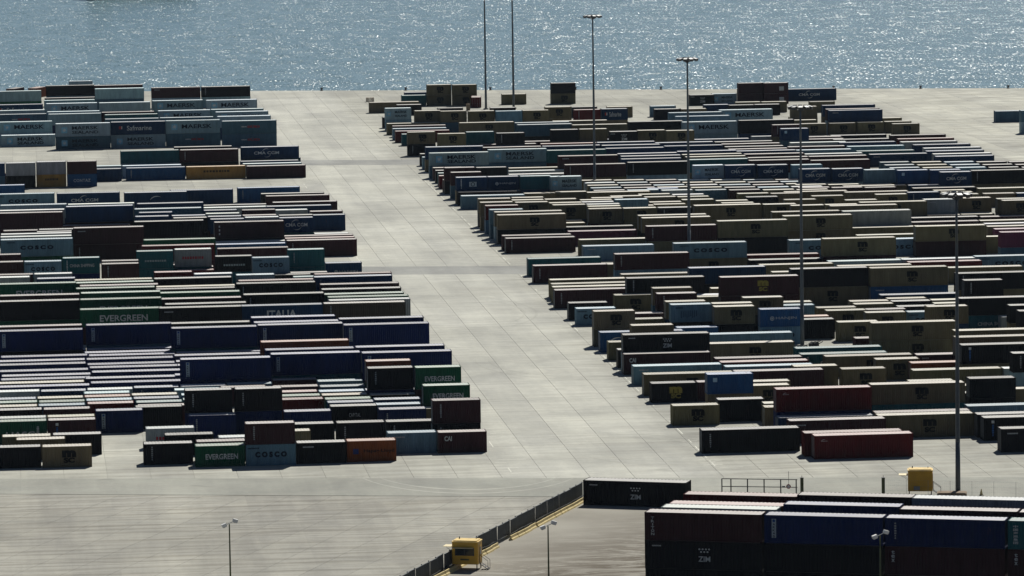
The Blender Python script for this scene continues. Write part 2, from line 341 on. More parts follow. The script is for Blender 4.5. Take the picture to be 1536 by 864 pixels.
def marks(key, L, h):
    """list of (part name, mesh, x centre, z centre, width, height, colour) on the long side"""
    T, S = text_mesh, shape_mesh; o = []
    small = L < 7
    if key in ('MSC', 'MSCY'):
        c = YEL if key == 'MSCY' else BLK
        x = L*.04
        o += [('emblem', T('m', .075), x, h*.65, 1.7, .90, c), ('lettering', T('SC', .06), x, h*.34, 1.35, .66, c)]
    elif key == 'MAERSK':
        o += [('emblem', S('rect'), -.34*L, h*.53, 1.35, 1.35, (.16,.36,.50)), ('star', S('star'), -.34*L, h*.53, 1.2, 1.2, WHT), ('lettering', T('MAERSK', .022), .07*L, h*.55, .55*L, .95, DRK)]
    elif key in ('MSL', 'MSK'):
        w = .48*L if not small else .46*L; xs = -.34*L if not small else -.36*L; q = 1 if not small else .75
        o += [('emblem', S('rect'), xs, h*.5, 1.3*q, 1.3*q, (.16,.36,.50)), ('star', S('star'), xs, h*.5, 1.15*q, 1.15*q, WHT),
              ('lettering', T('MAERSK', .022), .04*L if not small else .1*L, h*.66, w, .78*q, DRK), ('lettering', T('SEALAND', .022), .04*L if not small else .1*L, h*.32, w, .66*q, DRK)]
    elif key == 'CMA':
        w = .43*L if not small else .64*L
        o += [('lettering', T('CMA CGM', .02), 0 if small else -.06*L, h*.52, w, .62, WHT)]
        for k, sg in (('arc_up', 1), ('arc_dn', -1)): o.append(('swoosh', S(k), (-.06*L if not small else 0), h*.52, 1.9, 1.75, (.4,.42,.43)))
    elif key == 'COSCO':
        w = .46*L if not small else .64*L
        o += [('lettering', T('COSCO', .07, 1.55), 0, h*.53, w, .70, DRK), ('small_lettering', S('dashes'), -.36*L, h*.83, 1.3, .16, DRK)]
    elif key == 'EVG':
        w = .58*L if not small else .65*L
        o.append(('lettering', T('EVERGREEN', .018), .03*L, h*.48, w, .95 if not small else .68, WHT))
    elif key == 'HANJIN':
        o += [('emblem', S('ring'), -.21*L, h*.48, .62, .62, WHT), ('emblem', S('disc'), -.21*L, h*.48, .26, .26, WHT), ('lettering', T('HANJIN', .0), .13*L, h*.48, .50*L, .48, WHT)]
    elif key == 'ZIM':
        o += [('emblem', S('dots'), .01*L, h*.68, 1.25, .55, WHT), ('lettering', T('ZIM', .02), .01*L, h*.38, 1.25, .55, WHT), ('small_lettering', S('dashes'), -.40*L, h*.82, .9, .13, WHT)]
    elif key == 'CAI':
        o.append(('lettering', T('CAI', .03), -.5*L+1.25, h*.70, .92, .62, WHT))
    elif key == 'ARK':
        o.append(('panel', S('rect'), -.5*L+1.0, h*.53, .46, 1.95, (.30,.36,.40)))
        o.append(('emblem', S('disc'), -.5*L+1.0, h*.53+.78, .30, .30, (.02,.06,.2)))
        for i, ch in enumerate('ARKAS'): o.append(('lettering', T(ch, .02), -.5*L+1.0, h*.53+.42-i*.31, .26, .23, BLK))
    elif key in ('TRITON', 'TEX', 'CJK'):
        s = {'TRITON': 'TRITON', 'TEX': 'tex', 'CJK': '中国海运集团'}[key]; n = len(s); q = .33 if n > 3 else .42
        for i, ch in enumerate(s): o.append(('lettering', T(ch, .02), -.5*L+(.85 if key != 'CJK' else .8), h*.80-i*q, (.5 if key == 'CJK' else .10 if ch == 'I' else .34), q*.78, WHT))
    elif key == 'SAF':
        o += [('emblem', S('rect'), -.33*L, h*.56, .5, .62, REDC), ('emblem', S('rect'), -.30*L, h*.56, .22, .62, WHT), ('lettering', T('Safmarine', .005), .02*L, h*.52, .45*L, 1.05, WHT)]
    elif key == 'HSD':
        o += [('lettering', T('HAMBURG', .02), -.10*L, h*.55, .10*L, .30, WHT), ('lettering', T('SÜD', .03), .075*L, h*.56, .23*L, .56, REDC)]
    elif key == 'CAPITAL': o.append(('lettering', T('CAPITAL', .0, 1.25), .02*L, h*.60, min(.24*L, 2.4), .50, WHT))
    elif key == 'HAPAG': o += [('emblem', S('rect'), -.32*L, h*.5, .66, .66, (.02,.03,.12)), ('lettering', T('Hapag-Lloyd', .02), .15*L, h*.5, .62*L, .52, BLK)]
    elif key == 'HP': o += [('panel', S('rect'), .03*L, h*.48, 1.45, .95, (.40,.44,.45)), ('emblem', S('ring'), .03*L, h*.48, .8, .8, DRK), ('small_lettering', S('column'), -.34*L, h*.52, .3, 1.9, WHT)]
    elif key == 'CONTAZ': o.append(('lettering', T('CONTAZ', .02, 1.1), 0, h*.5, .57*L, .62, WHT))
    elif key == 'CHINA': o += [('lettering', T('CHINA SHIPPING', .02), .02*L if small else -.05*L, h*.52, .66*L if small else .45*L, .52, WHT), ('small_lettering', S('column'), -.38*L if small else -.42*L, h*.5, .3, 1.9, WHT)]
    elif key == 'UASC': o += [('lettering', T('UASC', .01), -.05*L, h*.42, .60*L, .72, WHT), ('small_lettering', S('column'), .31*L, h*.55, .42, 1.25, WHT)]
    elif key == 'ITALIA': o.append(('lettering', T('ITALIA', .03), 0, h*.50, .36*L, 1.15, WHT))
    elif key == 'VT': o.append(('small_lettering', S('column'), -.5*L+1.05, h*.55, .26, 1.75, (.28,.30,.31)))
    elif key == 'VTB': o += [('small_lettering', S('column'), -.5*L+1.15, h*.45, .30, 1.5, (.04,.14,.38)), ('emblem', S('rect'), -.5*L+1.15, h*.82, .36, .34, WHT)]
    elif key == 'VT3':
        for i in range(3): o.append(('small_lettering', S('rect'), -.5*L+.9, h*.75-i*.65, .22, .34, (.45,.45,.45)))
    elif key in ('DASH', 'TXTS', 'MARKS'): o.append(('small_lettering', S('dashes'), -.5*L+1.4, h*.80, 1.25, .16, (.36,.38,.40)))
    elif key == 'TXT': o.append(('small_lettering', S('dashes'), 0, h*.45, .55*L, .3, (.30,.36,.36)))
    elif key == 'REDTXT': o.append(('lettering', S('dashes'), -.02*L, h*.52, .55*L, .42, (.35,.04,.05)))
    elif key == 'BAR': o.append(('lettering', S('dashes'), 0, h*.62, .42*L, .42, (.05,.03,.015)))
    elif key == 'BARS': o += [('lettering', S('bars'), -.05*L, h*.45, .42*L, 1.1, (.03,.06,.09)), ('small_lettering', S('dashes'), -.3*L, h*.82, 1.0, .16, DRK)]
    elif key == 'BOX': o.append(('emblem', S('rect'), .22*L, h*.46, 1.15, 1.0, (.36,.38,.38)))
    elif key == 'STAR': o.append(('emblem', S('rect'), -.33*L, h*.72, .55, .55, (.35,.50,.60)))
    elif key in ('ARC', 'ARC2'): o += [('swoosh', S('arc_up'), .02*L if key == 'ARC' else -.28*L, h*.35, 2.8, 2.2, (.45,.48,.5)), ('swoosh', S('arc_dn'), .05*L if key == 'ARC' else -.25*L, h*.45, 2.0, 1.5, (.45,.48,.5))]
    elif key == 'LOGOR': o += [('emblem', S('arc_up'), -.5*L+1.2, h*.70, .75, .8, (.5,.45,.45)), ('small_lettering', S('dashes'), -.5*L+1.2, h*.77, .75, .09, (.4,.35,.35))]
    return o
for k in ('MSC MSCY MAERSK MSL CMA COSCO EVG HANJIN ZIM CAI ARK TRITON TEX CJK SAF HSD CAPITAL HAPAG CONTAZ CHINA UASC ITALIA').split(): marks(k, 12.19, 2.6)
MARKTXT = {'MSC': 'dark block-letter emblem', 'MSCY': 'yellow block-letter emblem', 'MAERSK': 'pale star square and one dark word', 'MSL': 'pale star square and two dark words', 'MSK': 'pale star square and two dark words',
  'CMA': 'white two-word lettering and swooshes', 'COSCO': 'widely spaced dark lettering', 'EVG': 'large white capital lettering', 'HANJIN': 'white ring emblem and lettering', 'ZIM': 'seven white dots over three letters',
  'CAI': 'three white letters near one end', 'ARK': 'pale upright letter panel', 'TRITON': 'white upright column of letters', 'TEX': 'three white upright letters', 'CJK': 'white upright Chinese characters', 'SAF': 'white script lettering',
  'HSD': 'white and red lettering', 'CAPITAL': 'small white lettering', 'HAPAG': 'dark square emblem and lettering', 'HP': 'pale square panel', 'CONTAZ': 'spaced white lettering', 'CHINA': 'white two-word lettering',
  'UASC': 'thin white capital lettering', 'ITALIA': 'bold white capital lettering', 'VT': 'small upright white marks', 'VTB': 'blue upright marks below a white square', 'VT3': 'three white dashes', 'DASH': 'tiny pale text in one corner',
  'TXTS': 'tiny pale text in one corner', 'MARKS': 'tiny pale text in one corner', 'TXT': 'faint pale lettering', 'REDTXT': 'red lettering', 'BAR': 'dark faded lettering', 'BARS': 'dark upright streaks', 'BOX': 'pale square mark',
  'STAR': 'small pale square', 'ARC': 'white curved emblem', 'ARC2': 'white curved emblem at one end', 'LOGOR': 'small white corner logo'}

# ------------------------------------------------------------------ the setting: sea, quay, pavements
def g2(x, y): p = ground(x, y); return (p[0], p[1])
QA, QB = np.array(g2(400, 136)), np.array(g2(1536, 132)); qd = (QB-QA)/np.linalg.norm(QB-QA)
QL, QR = QA-qd*420, QB+qd*420
NA, NB = np.array(g2(100, 718)), np.array(g2(1400, 716)); ndv = (NB-NA)/np.linalg.norm(NB-NA)
NL, NR = NA-ndv*330, NB+ndv*420
def clip(poly, a, dirv, keep_left):
    nx, ny = -dirv[1], dirv[0]
    def sd(p): return ((p[0]-a[0])*nx+(p[1]-a[1])*ny)*(1 if keep_left else -1)
    out = []
    for i in range(len(poly)):
        p, q = poly[i], poly[(i+1) % len(poly)]; dp, dq = sd(p), sd(q)
        if dp >= 0: out.append(p)
        if dp*dq < 0:
            t = dp/(dp-dq); out.append((p[0]+(q[0]-p[0])*t, p[1]+(q[1]-p[1])*t))
    return out
b = MB(); b.poly([(QL[0], QL[1]-2, -2.2), (QR[0], QR[1]-2, -2.2), (2600, 4300, -2.2), (-2400, 4300, -2.2)])
sea = link('sea', b.mesh('sea', M_SEA)); setp(sea, kind='structure')
b = MB(); b.prism([tuple(NL-np.array([0, 400])), tuple(NR-np.array([0, 330])), tuple(QR), tuple(QL)], -5.0, -0.035)
quay = link('quay', b.mesh('quay', M_QUAY)); setp(quay, kind='structure')
b = MB(); inset = 0.02
b.poly([(*(NL), -0.031), (*(NR), -0.031), (*(QR-np.array([0, .3])), -0.031), (*(QL-np.array([0, .3])), -0.031)])
yard = link('yard_pavement', b.mesh('yard_pavement', M_JOINT)); setp(yard, kind='structure')
SW, SD, GAP = 5.2, 44.0, 0.022
cells = []
for i in range(-26, 70):
    for j in range(12, 32):
        x0, y0 = i*SW, j*SD
        poly = [(x0+GAP, y0+GAP), (x0+SW-GAP, y0+GAP), (x0+SW-GAP, y0+SD-GAP), (x0+GAP, y0+SD-GAP)]
        poly = clip(poly, NA, ndv, True)
        if len(poly) >= 3: poly = clip(poly, QA-np.array([0, .35]), qd, False)
        if len(poly) < 3: continue
        px, py, s = project((x0+SW/2, y0+SD/2, 0))
        cells.append((poly, px, py, s))

# ------------------------------------------------------------------ container layout
# zone, pixel of the upper front left corner, length (2 = 20 ft, 4 = 40 ft), tiers (h = high cube), colours top down, marks top down
LAYOUT = """
# L1
L1 1.5 203.5 4 1 g MSL
L1 -3 183.5 4 2 gg MAERSK
L1 83 186 4 2h gs MSL/MSL
L1 165 183.5 4 2h ng SAF/MSL
L1 248 181.5 4 2h gs MAERSK/HSD
L1 332.8 182 4 2h ss HSD/HSD
L1 157.8 179 4 2 s
L1 157 172.5 4 2 t
L1 152 168.8 4 2 m
L1 240 177 4 2 s
L1 326 175 4 2 g
L1 237 166.5 4 2 g MAERSK
L1 323 168.3 4 2 g MAERSK
L1 314 164.5 4 2 g
L1 228 151.5 4 2 g MAERSK
L1 309 150.7 4 2 g MAERSK
L1 227 132 4 2 mg DASH
L1 302 130.5 4 2 kg VT
L1 -12 137.5 4 2 g
L1 69 129 4 2 k
L1 142 133.5 4 2 g
L1 141 128.5 4 2 m
L1 103 122 2 2 g
L1 66 151 4 2 g
L1 67 147.3 4 2 k
L1 69 155.8 4 2 g MAERSK
L1 148.5 154.5 4 2 g
L1 -13 157.8 4 2 n SAF
L1 -11 166.5 4 2 g
L1 -10 172.3 4 2 s HSD
L1 71 168 4 2 g
L1 72.7 171.5 4 2 g
# L2
L2 180.5 227 4 2 t
L2 270 225.3 4 2 m VT
L2 261 221 4 2 k
L2 361.4 221.2 4 2 n CMA
L2 364 238.6 4 1 n
L2 360.6 242.3 4 1 n
L2 364.5 246 4 1 g
L2 370 249.5 4 1 m
L2 279.4 250.6 4 1 a BAR
L2 183.6 249 4 1 g
L2 189 252.5 4 1 b VT
L2 138 254 2 1 n
L2 140 249.5 2 1 g
L2 8 245 2 2 wk
L2 54 243.2 2 2 wa /BAR
L2 100 242.5 2 2 mb /CONTAZ
L2 -38 246 2 2 n
L2 -36 261 2 1 m
L2 -9 278.5 2 1 b
# L3
L3 356 282.3 4 1h b VT
L3 186 289.5 4 1h n ARC
L3 255.5 286 4 1h n
L3 85 290.5 4 1h n CMA
L3 -13 292 4 1h c COSCO
L3 0 308.5 4 2 g
L3 101.5 307 4 2 w
L3 98.4 311.5 4 2h nm
L3 -8 320.5 4 2h m
L3 -3 316.5 4 2 w
L3 94 339 4 1 m
L3 4.7 346.7 2 2 m
L3 55 344.8 2 2 k
L3 55 348.3 2 2 k
L3 1 352 4 2 w
L3 0 356 4 2 w
L3 1 360.3 4 2h c COSCO
L3 109.4 342.5 4 2h mm DASH/VT
L3 205.5 306 4 2 n
L3 201.6 314 4 2 s
L3 208.6 319.4 2 2 n
L3 203 325.3 2 2 n
L3 257.5 324 2 2 n
L3 260 327.5 2 2 k
L3 201.5 333 4 2h k
L3 303 308.5 4 1 k
L3 305 312 4 1 w
L3 305.6 316 2 2 n
L3 362.5 315.5 2 2 m
L3 413 315.5 2 1 w
L3 306 321 2 2 w
L3 310.6 325.3 2 2 n
L3 315.6 329.3 2 2 n
L3 364.5 323.5 2 2 m
L3 367.6 327.3 2 2 w
L3 416 323.5 2 2 k
L3 419 327.3 2 2 n CMA
L3 391.7 291 4 1 k
L3 398.7 294.5 4 1h m
L3 409 304 4 1h m
L3 399.5 310 4 1h n
L3 465 317.5 2 1h m
L3 468.3 323 2 1h n
L3 472 351 2 1 w
L3 426 354.5 4 1 m
L3 427.6 358 4 1 r
L3 430 361.3 4 1h m VT
L3 321.6 335 4 2h m VT3
L3 323 363.5 4 1 w
L3 323 367.3 4 1 b
L3 215 360.5 4 2 G
L3 213 370 4 2 r
L3 205 377.5 2 2h tt TXT
L3 262 375.5 2 2h wt REDTXT
L3 326 373.5 4 1h m
L3 431.5 375 2 2h tt VT
L3 382 387 2 2 c COSCO
L3 322.6 385 2 2 k TXT
L3 488 395 2 1h n HANJIN
L3 -24 383 2 2 m
L3 -20 394 2 2 m
L3 36.7 393 2 2 c COSCO
L3 93.8 387.6 2 2 t CHINA
L3 152 392 2 2 m
L3 152.3 396.5 2 2 m VT
L3 210 391 2 1 w
L3 209.5 395 2 1 m
L3 210 398.8 2 1h m MARKS
L3 -8 413 2 2 m
L3 50 411.5 2 2 w
L3 -13 417 2 2 w
L3 55.5 418.6 2 2 n
L3 -4 427 4 2h GG EVG
L3 112 421 4 2 o
L3 113.3 425 4 2 G
L3 119 429.5 4 2 m
L3 115 433.5 4 2 G
L3 120 441 4 2 G
L3 120.5 450 4 2h GG EVG
L3 119.6 465 4 2 G EVG
L3 -1 444.5 4 2 m
L3 -2 453 4 2h kG
L3 231 409 2 2 r
L3 291.4 411.5 2 2 w
L3 265.6 402 2 1 m
L3 266 406 2 1 r
L3 231 418.6 4 2 k
L3 234.4 431 4 2 o
L3 236 434.3 4 2 k
L3 240.6 440 4 2 G
L3 245 449 4 2 m
L3 247 457 4 2 k
L3 238 462.6 4 2h kk DASH
L3 347.6 406 2 1 m
L3 354 413 2 2 g
L3 411 412.6 2 1 k
L3 358 421.7 4 2 r
L3 354.7 426 4 2h kk VT
L3 365 442.6 4 2h k VT
L3 361 459.5 4 2 n ITALIA
L3 436 411.5 2 1 k
L3 440 415.8 2 1 t
L3 472 411.8 4 2 r
L3 471 416 4 2h nk VT
L3 480.5 427.3 4 2 m
L3 483 434.7 4 2 k
L3 485 442 4 2 G
L3 492 446.4 4 2 G
L3 493.4 451.2 4 2 w
L3 485.6 455.8 4 2 d VT
L3 377 477 4 2h B
L3 381 484.5 4 2h B
L3 386.4 491 4 2h B ARK
L3 508 479 4 2h B
L3 515 488 4 2h B ARK
L3 -4 491 4 2 m
L3 0 497.5 4 2h B ARK
L3 125 490.5 4 2h B ARK
L3 253.6 486 4 2 k
L3 257 495 4 2h B ARK
L3 534 521.4 4 2h B
L3 540 530 4 2h B ARK
L3 391 516 4 2h R
L3 398 525.6 4 2h B
L3 406 534 4 2h B ARK
L3 270.8 542 4 2h B ARK
# L4 blue field
L4 0 528.7 4 1 B
L4 1 537 4 1h B
L4 -1 543 4 1 B
L4 1 548.5 4 1 B
L4 -1 558 4 1h B
L4 2 565 4 1 B
L4 1 570.5 4 1 B
L4 -3 576 4 1 o
L4 -2 581.5 4 1 B
L4 129 525 4 1 B
L4 130 529.7 4 1 B
L4 128 534.7 4 1 B
L4 129.5 539.7 4 1 B
L4 131 547.5 4 1 B
L4 129 554 4 1h B
L4 132.5 559 4 1 B
L4 128 569.3 4 1h B
L4 135.5 575 4 1 B
L4 255 530 4 1 B
L4 261.4 534 4 1 B
L4 259 543 4 1 B
L4 263 549 4 1 B
L4 264 555 4 1 B
L4 264 563 4 1 B
# L5 front 20ft field
L5 -9 588.5 2 1 w
L5 61 587.5 2 1 n
L5 131 585 2 1 w
L5 199 582 2 1 n VT
L5 126 590.5 2 1 g
L5 -15 600 2 1 n
L5 54 598 2 1 o
L5 125 595.8 2 1 O
L5 197.6 593 2 1 o
L5 -13 605 2 1 G
L5 58 603.6 2 1 G
L5 129 601 2 1 c
L5 198 598.4 2 1 n
L5 -14 611 2 1 o
L5 55.5 609 2 1 c
L5 131 606 2 1 r
L5 204 604 2 1 t
L5 -5 616 2 1 k
L5 65 614.5 2 1 m
L5 207 609.6 2 1 m
L5 133 617 2 1h B ARK
L5 203 615 2 1h k
L5 -2 628 2 1 w
L5 67 626 2 1 o
L5 -2 633 2 1h G UASC
L5 68 631 2 1h m VTB
L5 3 655.5 2 1 o
L5 79 652.7 2 1 k
L5 24 660 2 1 o
L5 -13 672 2 1 k
L5 63 670.6 2 1 o MSC
L5 261.7 585.5 2 1 g
L5 330 582 2 1 m
L5 271 579.6 2 1 w
L5 340 577 2 1 c
L5 277.6 588.7 2 2h k VT
L5 354 586 2 2h k VT
L5 282.5 623.7 2 1h B VT
L5 272 593 2 1 c
L5 274 600 2 1 t
L5 218.8 643.4 2 1 w REDTXT
L5 247 653 2 1 k
L5 328 656.5 2 1 w
L5 294.5 663 2 1 m
L5 293.4 669.5 2 1 G EVG
L5 215 666.4 2 1 k VT
L5 368.4 636 2 2 mc VT/COSCO
L5 438 636.7 2 1 k
L5 393 648 2 1 o
L5 443 664.8 2 1 k DASH
L5 519 662 2 1 O HAPAG
L5 507.4 634.7 2 1h k VT
L5 579 633 2 1h k VT
L5 585.3 650 2 1 c DASH
L5 657 649 2 1 m CAI
L5 648 601.4 2 2h mk VT/VT
L5 568.6 614.7 2 1h B VT
L5 639 613 2 1 o
L5 495.3 610 2 1h k CAPITAL
L5 426 618 2 1h B
L5 408 573.5 2 1 m
L5 476.7 572.5 2 1 c
L5 412 581 2 1 m
L5 480 580.5 2 1 s
L5 412 588.8 2 1 r
L5 479 587.8 2 1 c
L5 548.6 587 2 1 n
L5 618 586.6 2 1 n
L5 414 594.8 2 1 G
L5 483 593.3 2 1 o
L5 555 593 2 1 k
L5 420 600 2 1 r
L5 487.7 599.3 2 1 G
L5 558 600 2 1 n
L5 491.5 604.3 2 1 n
L5 565.8 607.5 2 1 s
L5 548.6 553 2 2h k VT
L5 616.6 552 2 2h G EVG
L5 543 542.5 2 2h R
L5 635 579 2 2 G EVG
# R1
R1 554 154 4 1 o
R1 595 157.5 2 1 k
R1 606.7 139 2 1 n
R1 604 143.4 2 1 t
R1 642 127.5 2 2 oo MSC/MSC
R1 678.8 127.5 2 2 oo MSC/MSC
R1 753 141.6 2 1 o
R1 826.7 125 2 2 ko /MSC
R1 578 162.7 2 2 gc MSK
R1 574 176 2 1 k
R1 622 167.3 2 2 o MSC
R1 663 167 2 2 o MSC
R1 704.4 167 2 2 o MSC
R1 744 167 2 2 c
R1 783.4 166 2 2 o MSC
R1 818 161 2 2 o MSC
R1 656.7 162.5 2 1 k
R1 735.6 162 2 1 k
R1 861.5 165 2 2 r VT
R1 902 163.7 2 2 n SAF
R1 858 160.8 2 1 k
R1 911 160.5 2 1 o
R1 976 159.5 2 1 c
R1 982.7 164 2 1 k
R1 1022 163.7 2 1 o
R1 1035 142.8 2 1 k ZIM
R1 1072.5 141.5 2 1 g MSK
R1 1109 125 2 2 mm
R1 1146 124.7 2 2 mm BOX/BOX
R1 1181.6 134 4 1h n CMA
R1 1056 157.5 2 1 n
R1 1094 158 2 1 k
R1 1132.5 157 2 1 k
R1 1105 153.5 2 1 o
R1 1143 153 2 1 o
R1 1003.6 169.5 4 2 c
R1 1079.4 165.3 4 2 g MAERSK
R1 1013.8 175 4 2 c
R1 1024 183.4 4 2 gg MAERSK
R1 1109 181 4 2h kn
R1 689.5 184.5 4 2 o MSC
R1 773 184.5 4 2 s
R1 776 187.5 4 2 s
R1 859 187.7 4 2 o MSC
R1 943 183 4 2 k
R1 830 182.3 4 2 o
R1 581.7 185.6 4 1 o
R1 589 189.3 4 1 m
R1 589.5 193.3 4 1 c
R1 593.4 197 4 1 r
R1 603 201.5 2 1 t
R1 611.4 198.6 2 2 ok MSC/VT
R1 656.7 201 2 2 o MSC
R1 699.7 199.4 2 2 t
R1 745 200 2 2 k VT
R1 826.4 195 2 2 k
R1 869.4 194 2 2 o
R1 914.7 197.8 2 2 k ZIM
R1 956.5 196.6 2 2 o MSC
R1 999.7 196.3 2 2 o MSC
R1 1187 160.3 2 2 o
R1 1234 158.4 4 2 n
R1 1240 164 4 2 m
R1 1249.5 166.5 4 2 n TXTS
R1 1273.7 178.3 4 1 o
R1 1215 152.8 2 1 o
R1 1200 186 2 1 o MSC
R1 1244 185 2 1 o MSC
R1 1286 183.7 2 1 o MSC
R1 1327.6 182.6 2 1 o
R1 1339.4 186 2 1 o MSC
R1 1171.5 193.4 2 2 n STAR
R1 1159 187.7 2 2 m VT
R1 1184.7 176.5 2 1 o
R1 1186 180.5 2 1 o
R1 1493.5 167 4 1 s
R1 1532 166 4 2 s
# R2
R2 638 221 4 2 n
R2 644 230 4 2 g MSL
R2 732.5 225 4 2 g MSL
R2 630.5 231 4 1 k
R2 634 236 4 1 c
R2 720.8 217.3 4 1 m
R2 727 221.5 4 2 m
R2 787 213 4 1 m
R2 811.6 216 4 1 r
R2 814.7 219.7 4 2 n
R2 821 226 4 2 t
R2 893.6 209.5 4 1 n
R2 896 214 4 2 n
R2 903.7 218.4 4 2 n
R2 908.4 223 4 2 n
R2 927 231 4 2 n
R2 932 234.7 4 2 n
R2 932.6 239 4 2 n
R2 941.6 244 4 2 k VT
R2 838 235.3 4 2 m DASH
R2 847.8 247.5 4 2 m VT
R2 997 219.5 4 2 n
R2 985 214.5 4 2 n
R2 1016.3 228.3 4 2 n
R2 1026 232.3 4 2 o
R2 1029 235.8 4 2 o
R2 1032.5 240 4 2 t
R2 1041 209.5 4 1 n
R2 1073 213.2 4 2 k
R2 1078 216.6 4 2 m
R2 1088.7 220.5 4 2 k
R2 1094 224.4 4 2 m
R2 1106 227 4 2 n
R2 1117 231.6 4 2 m
R2 1121 237 4 2 m
R2 1124 241 4 2 m
R2 1128 206 2 1 w
R2 1247 203.7 4 1 k
R2 1251 208.3 4 1 k
R2 1259.7 214.2 4 1 n
R2 1272 220 4 1 c
R2 1286 227 4 1 t
R2 1305 231.9 4 1 n TXTS
R2 1180 206.4 4 1 m
R2 1183 210.5 4 1 m
R2 1186 215 4 1 w
R2 1189 220.5 4 1 m
R2 1192 225.6 4 1 c
R2 1208 231.4 4 1 w
R2 1214 235 4 1 m
R2 1217 241 4 1 m
R2 1336 203.4 4 1 m
R2 1347.6 208.7 4 1 r
R2 1352 213.2 4 1 w
R2 1371 217.6 4 1 n
R2 1386.6 222.6 4 1 w
R2 1390 227 4 1 n
R2 1400.7 231.3 4 1 w
R2 1404 235 4 1 n
R2 1297.6 255.8 2 2 c
R2 1349 256 2 2 b STAR
R2 1396 256 2 2 b
R2 1411 258.5 2 2 n CMA
R2 1457.7 256.3 4 2 ko VT
R2 1200 254 2 2 n CMA
R2 1248.5 253.6 2 2 n CMA
R2 1188 249 2 2 c
R2 1089.7 248.6 2 2 n CMA
R2 1136.6 248 2 2 n CMA
R2 1041.6 249.7 2 2 g MSK
R2 684 267 2 2 n HP
R2 732 266 2 2 n HANJIN
R2 779.4 265.8 2 2 t
R2 826 265.3 2 2 g MSK
R2 676 259 2 2 m
R2 668.4 252 2 2 m
R2 714.5 251.7 2 2 k
R2 650 252 2 1 m
R2 653.6 256 2 1 k
R2 657.5 260 2 1 t
R2 659 264 2 1 r
R2 665 270 2 1 m
R2 763.7 252.5 4 1 o
R2 763.7 257 4 1 w
R2 763.7 262 4 1 w
R2 687 288.4 4 1 k
R2 692 294.2 4 1 c
R2 785 290.5 2 1 o
R2 828.6 288.5 2 1 o
R2 881 289 4 1 o
R2 972 285.3 2 1 b
# field F2 20ft (x0 y0 ncol nrow)
F 873 271 7 5 2 1 4.6 3.8 oscomwk
F 1196 277.5 3 2 2 1 4.0 4.5 osm
F 1321 243.8 5 3 2 1 7.5 4.2 scmok
# R3
R3 717.6 298.6 2 2 o
R3 768.4 297 2 1 o
R3 768.4 300.6 2 1 o
R3 817.6 299.4 2 1 o
R3 723 304 2 2 o
R3 773 304 2 2 o MSC
R3 728 309 2 2 r
R3 735 315 2 2 c
R3 742 318.5 4 2 o
R3 746 323 4 2 ok MSC
R3 888 297.3 2 1 o
R3 916.6 296 2 1 o
R3 923 299.8 2 2 c
R3 824.7 304.8 2 2 o
R3 829 308.7 2 2 o MSC
R3 871 300.4 2 1 o
R3 873.6 303.5 2 1 w
R3 877.5 307 2 2 w
R3 882 310 2 2 o
R3 887 313.6 2 2 o MSC
R3 937 312.7 2 2 o MSC
R3 933 309.2 2 1 o
R3 987.7 311.9 2 2 k VT
R3 975 303.6 2 1 o
R3 980 307 2 1 o
R3 1023.6 300 2 1 o
R3 960 292.5 2 1 o
R3 968 296 2 1 o
R3 1009.5 292.4 2 1 w
R3 1017 295.6 2 1 o
R3 1044.5 308.7 4 2 o MSC
R3 1075 301.5 2 1 o
R3 1083.4 305 2 1 o
R3 1120 296 2 1 k
R3 1107.7 290.8 2 1 o
R3 1157 290.6 2 1 o
R3 1177 289.8 4 1 o
R3 1177 300 2 1 o
R3 1218.6 294.4 2 1 o MSC
R3 1268.6 300.5 2 1 o
R3 1187 308.7 2 2 o
R3 1239 307.4 2 1 o
R3 1246.7 310.9 4 1 o
R3 1145 307 2 2 o MSC
R3 1160.8 318.4 4 2 o
R3 1264.7 317.3 4 2 w DASH
R3 1175 324.4 4 2 oo MSC/MSC
R3 1076.4 332 4 2h ok MSC
R3 958 323.8 4 2 o
R3 962.7 327.4 4 2 o MSC
R3 976 339.7 4 2 mo VT
R3 1011 365.5 4 2 co COSCO/MSC
R3 848 341 4 1 k
R3 854.4 347.5 4 1 M
R3 824 331.5 2 1 o
R3 828 335.3 2 1 o
R3 753.6 354 4 1 m
R3 758.6 358 4 1 m VT
R3 869 360 4 1h o
R3 874.7 369.6 4 1 c DASH
R3 792 388.6 4 1h t CAPITAL
R3 800 399 4 1h m VT
R3 922.3 381.6 4 2 mc VT
R3 901 397 4 1 o
R3 1286 353.3 4 1 o
R3 1278.8 342 4 1 o
R3 1373.3 340 4 2 o MSC
R3 1290 304 4 2 o MSC
R3 1386.7 299.7 2 2 w DASH
R3 1438 297.5 2 2 o MSC
R3 1496.7 298.6 2 2 o
R3 1504 302 2 2 o MSC
R3 1476 290.8 2 1 o
R3 1526 290 2 1 n
R3 1467.5 283 4 1 o
R3 1370 282.6 4 1 k
R3 1401.7 286 2 1 o
R3 1413 289 2 1 o
R3 1421.7 292 2 1 o
R3 1363 289 2 1 n VT
R3 1268 288.7 4 1 o
R3 1314 292 2 1 o MSC
R3 1266 280 4 1 o
R3 1363 278 2 1 n
R3 1391.7 323 2 1 o
R3 1441.7 321.7 2 1 o
R3 1368 327.2 4 1 k
R3 1472 325.5 4 1 m
R3 1368 333.7 4 1 m
R3 1471 331.3 4 1 o
R3 1478 336 4 1 w
R3 1481.7 340 4 1 o
R3 1493 344 4 1 M
R3 1501 348.8 4 2 M
R3 1246 309.3 4 2 o
# R4
R4 932 412 4 1h o
R4 825 420.3 4 1h o
R4 940 420 4 2 k VT
R4 827.3 426.5 4 1 o
R4 829 431 4 1 o
R4 832 435.6 4 1h m VT
R4 853 455 2 1 k
R4 864.4 463.3 2 1 c COSCO
R4 890.6 467.5 2 2 oo MSC
R4 922 441.9 2 1h o MSC
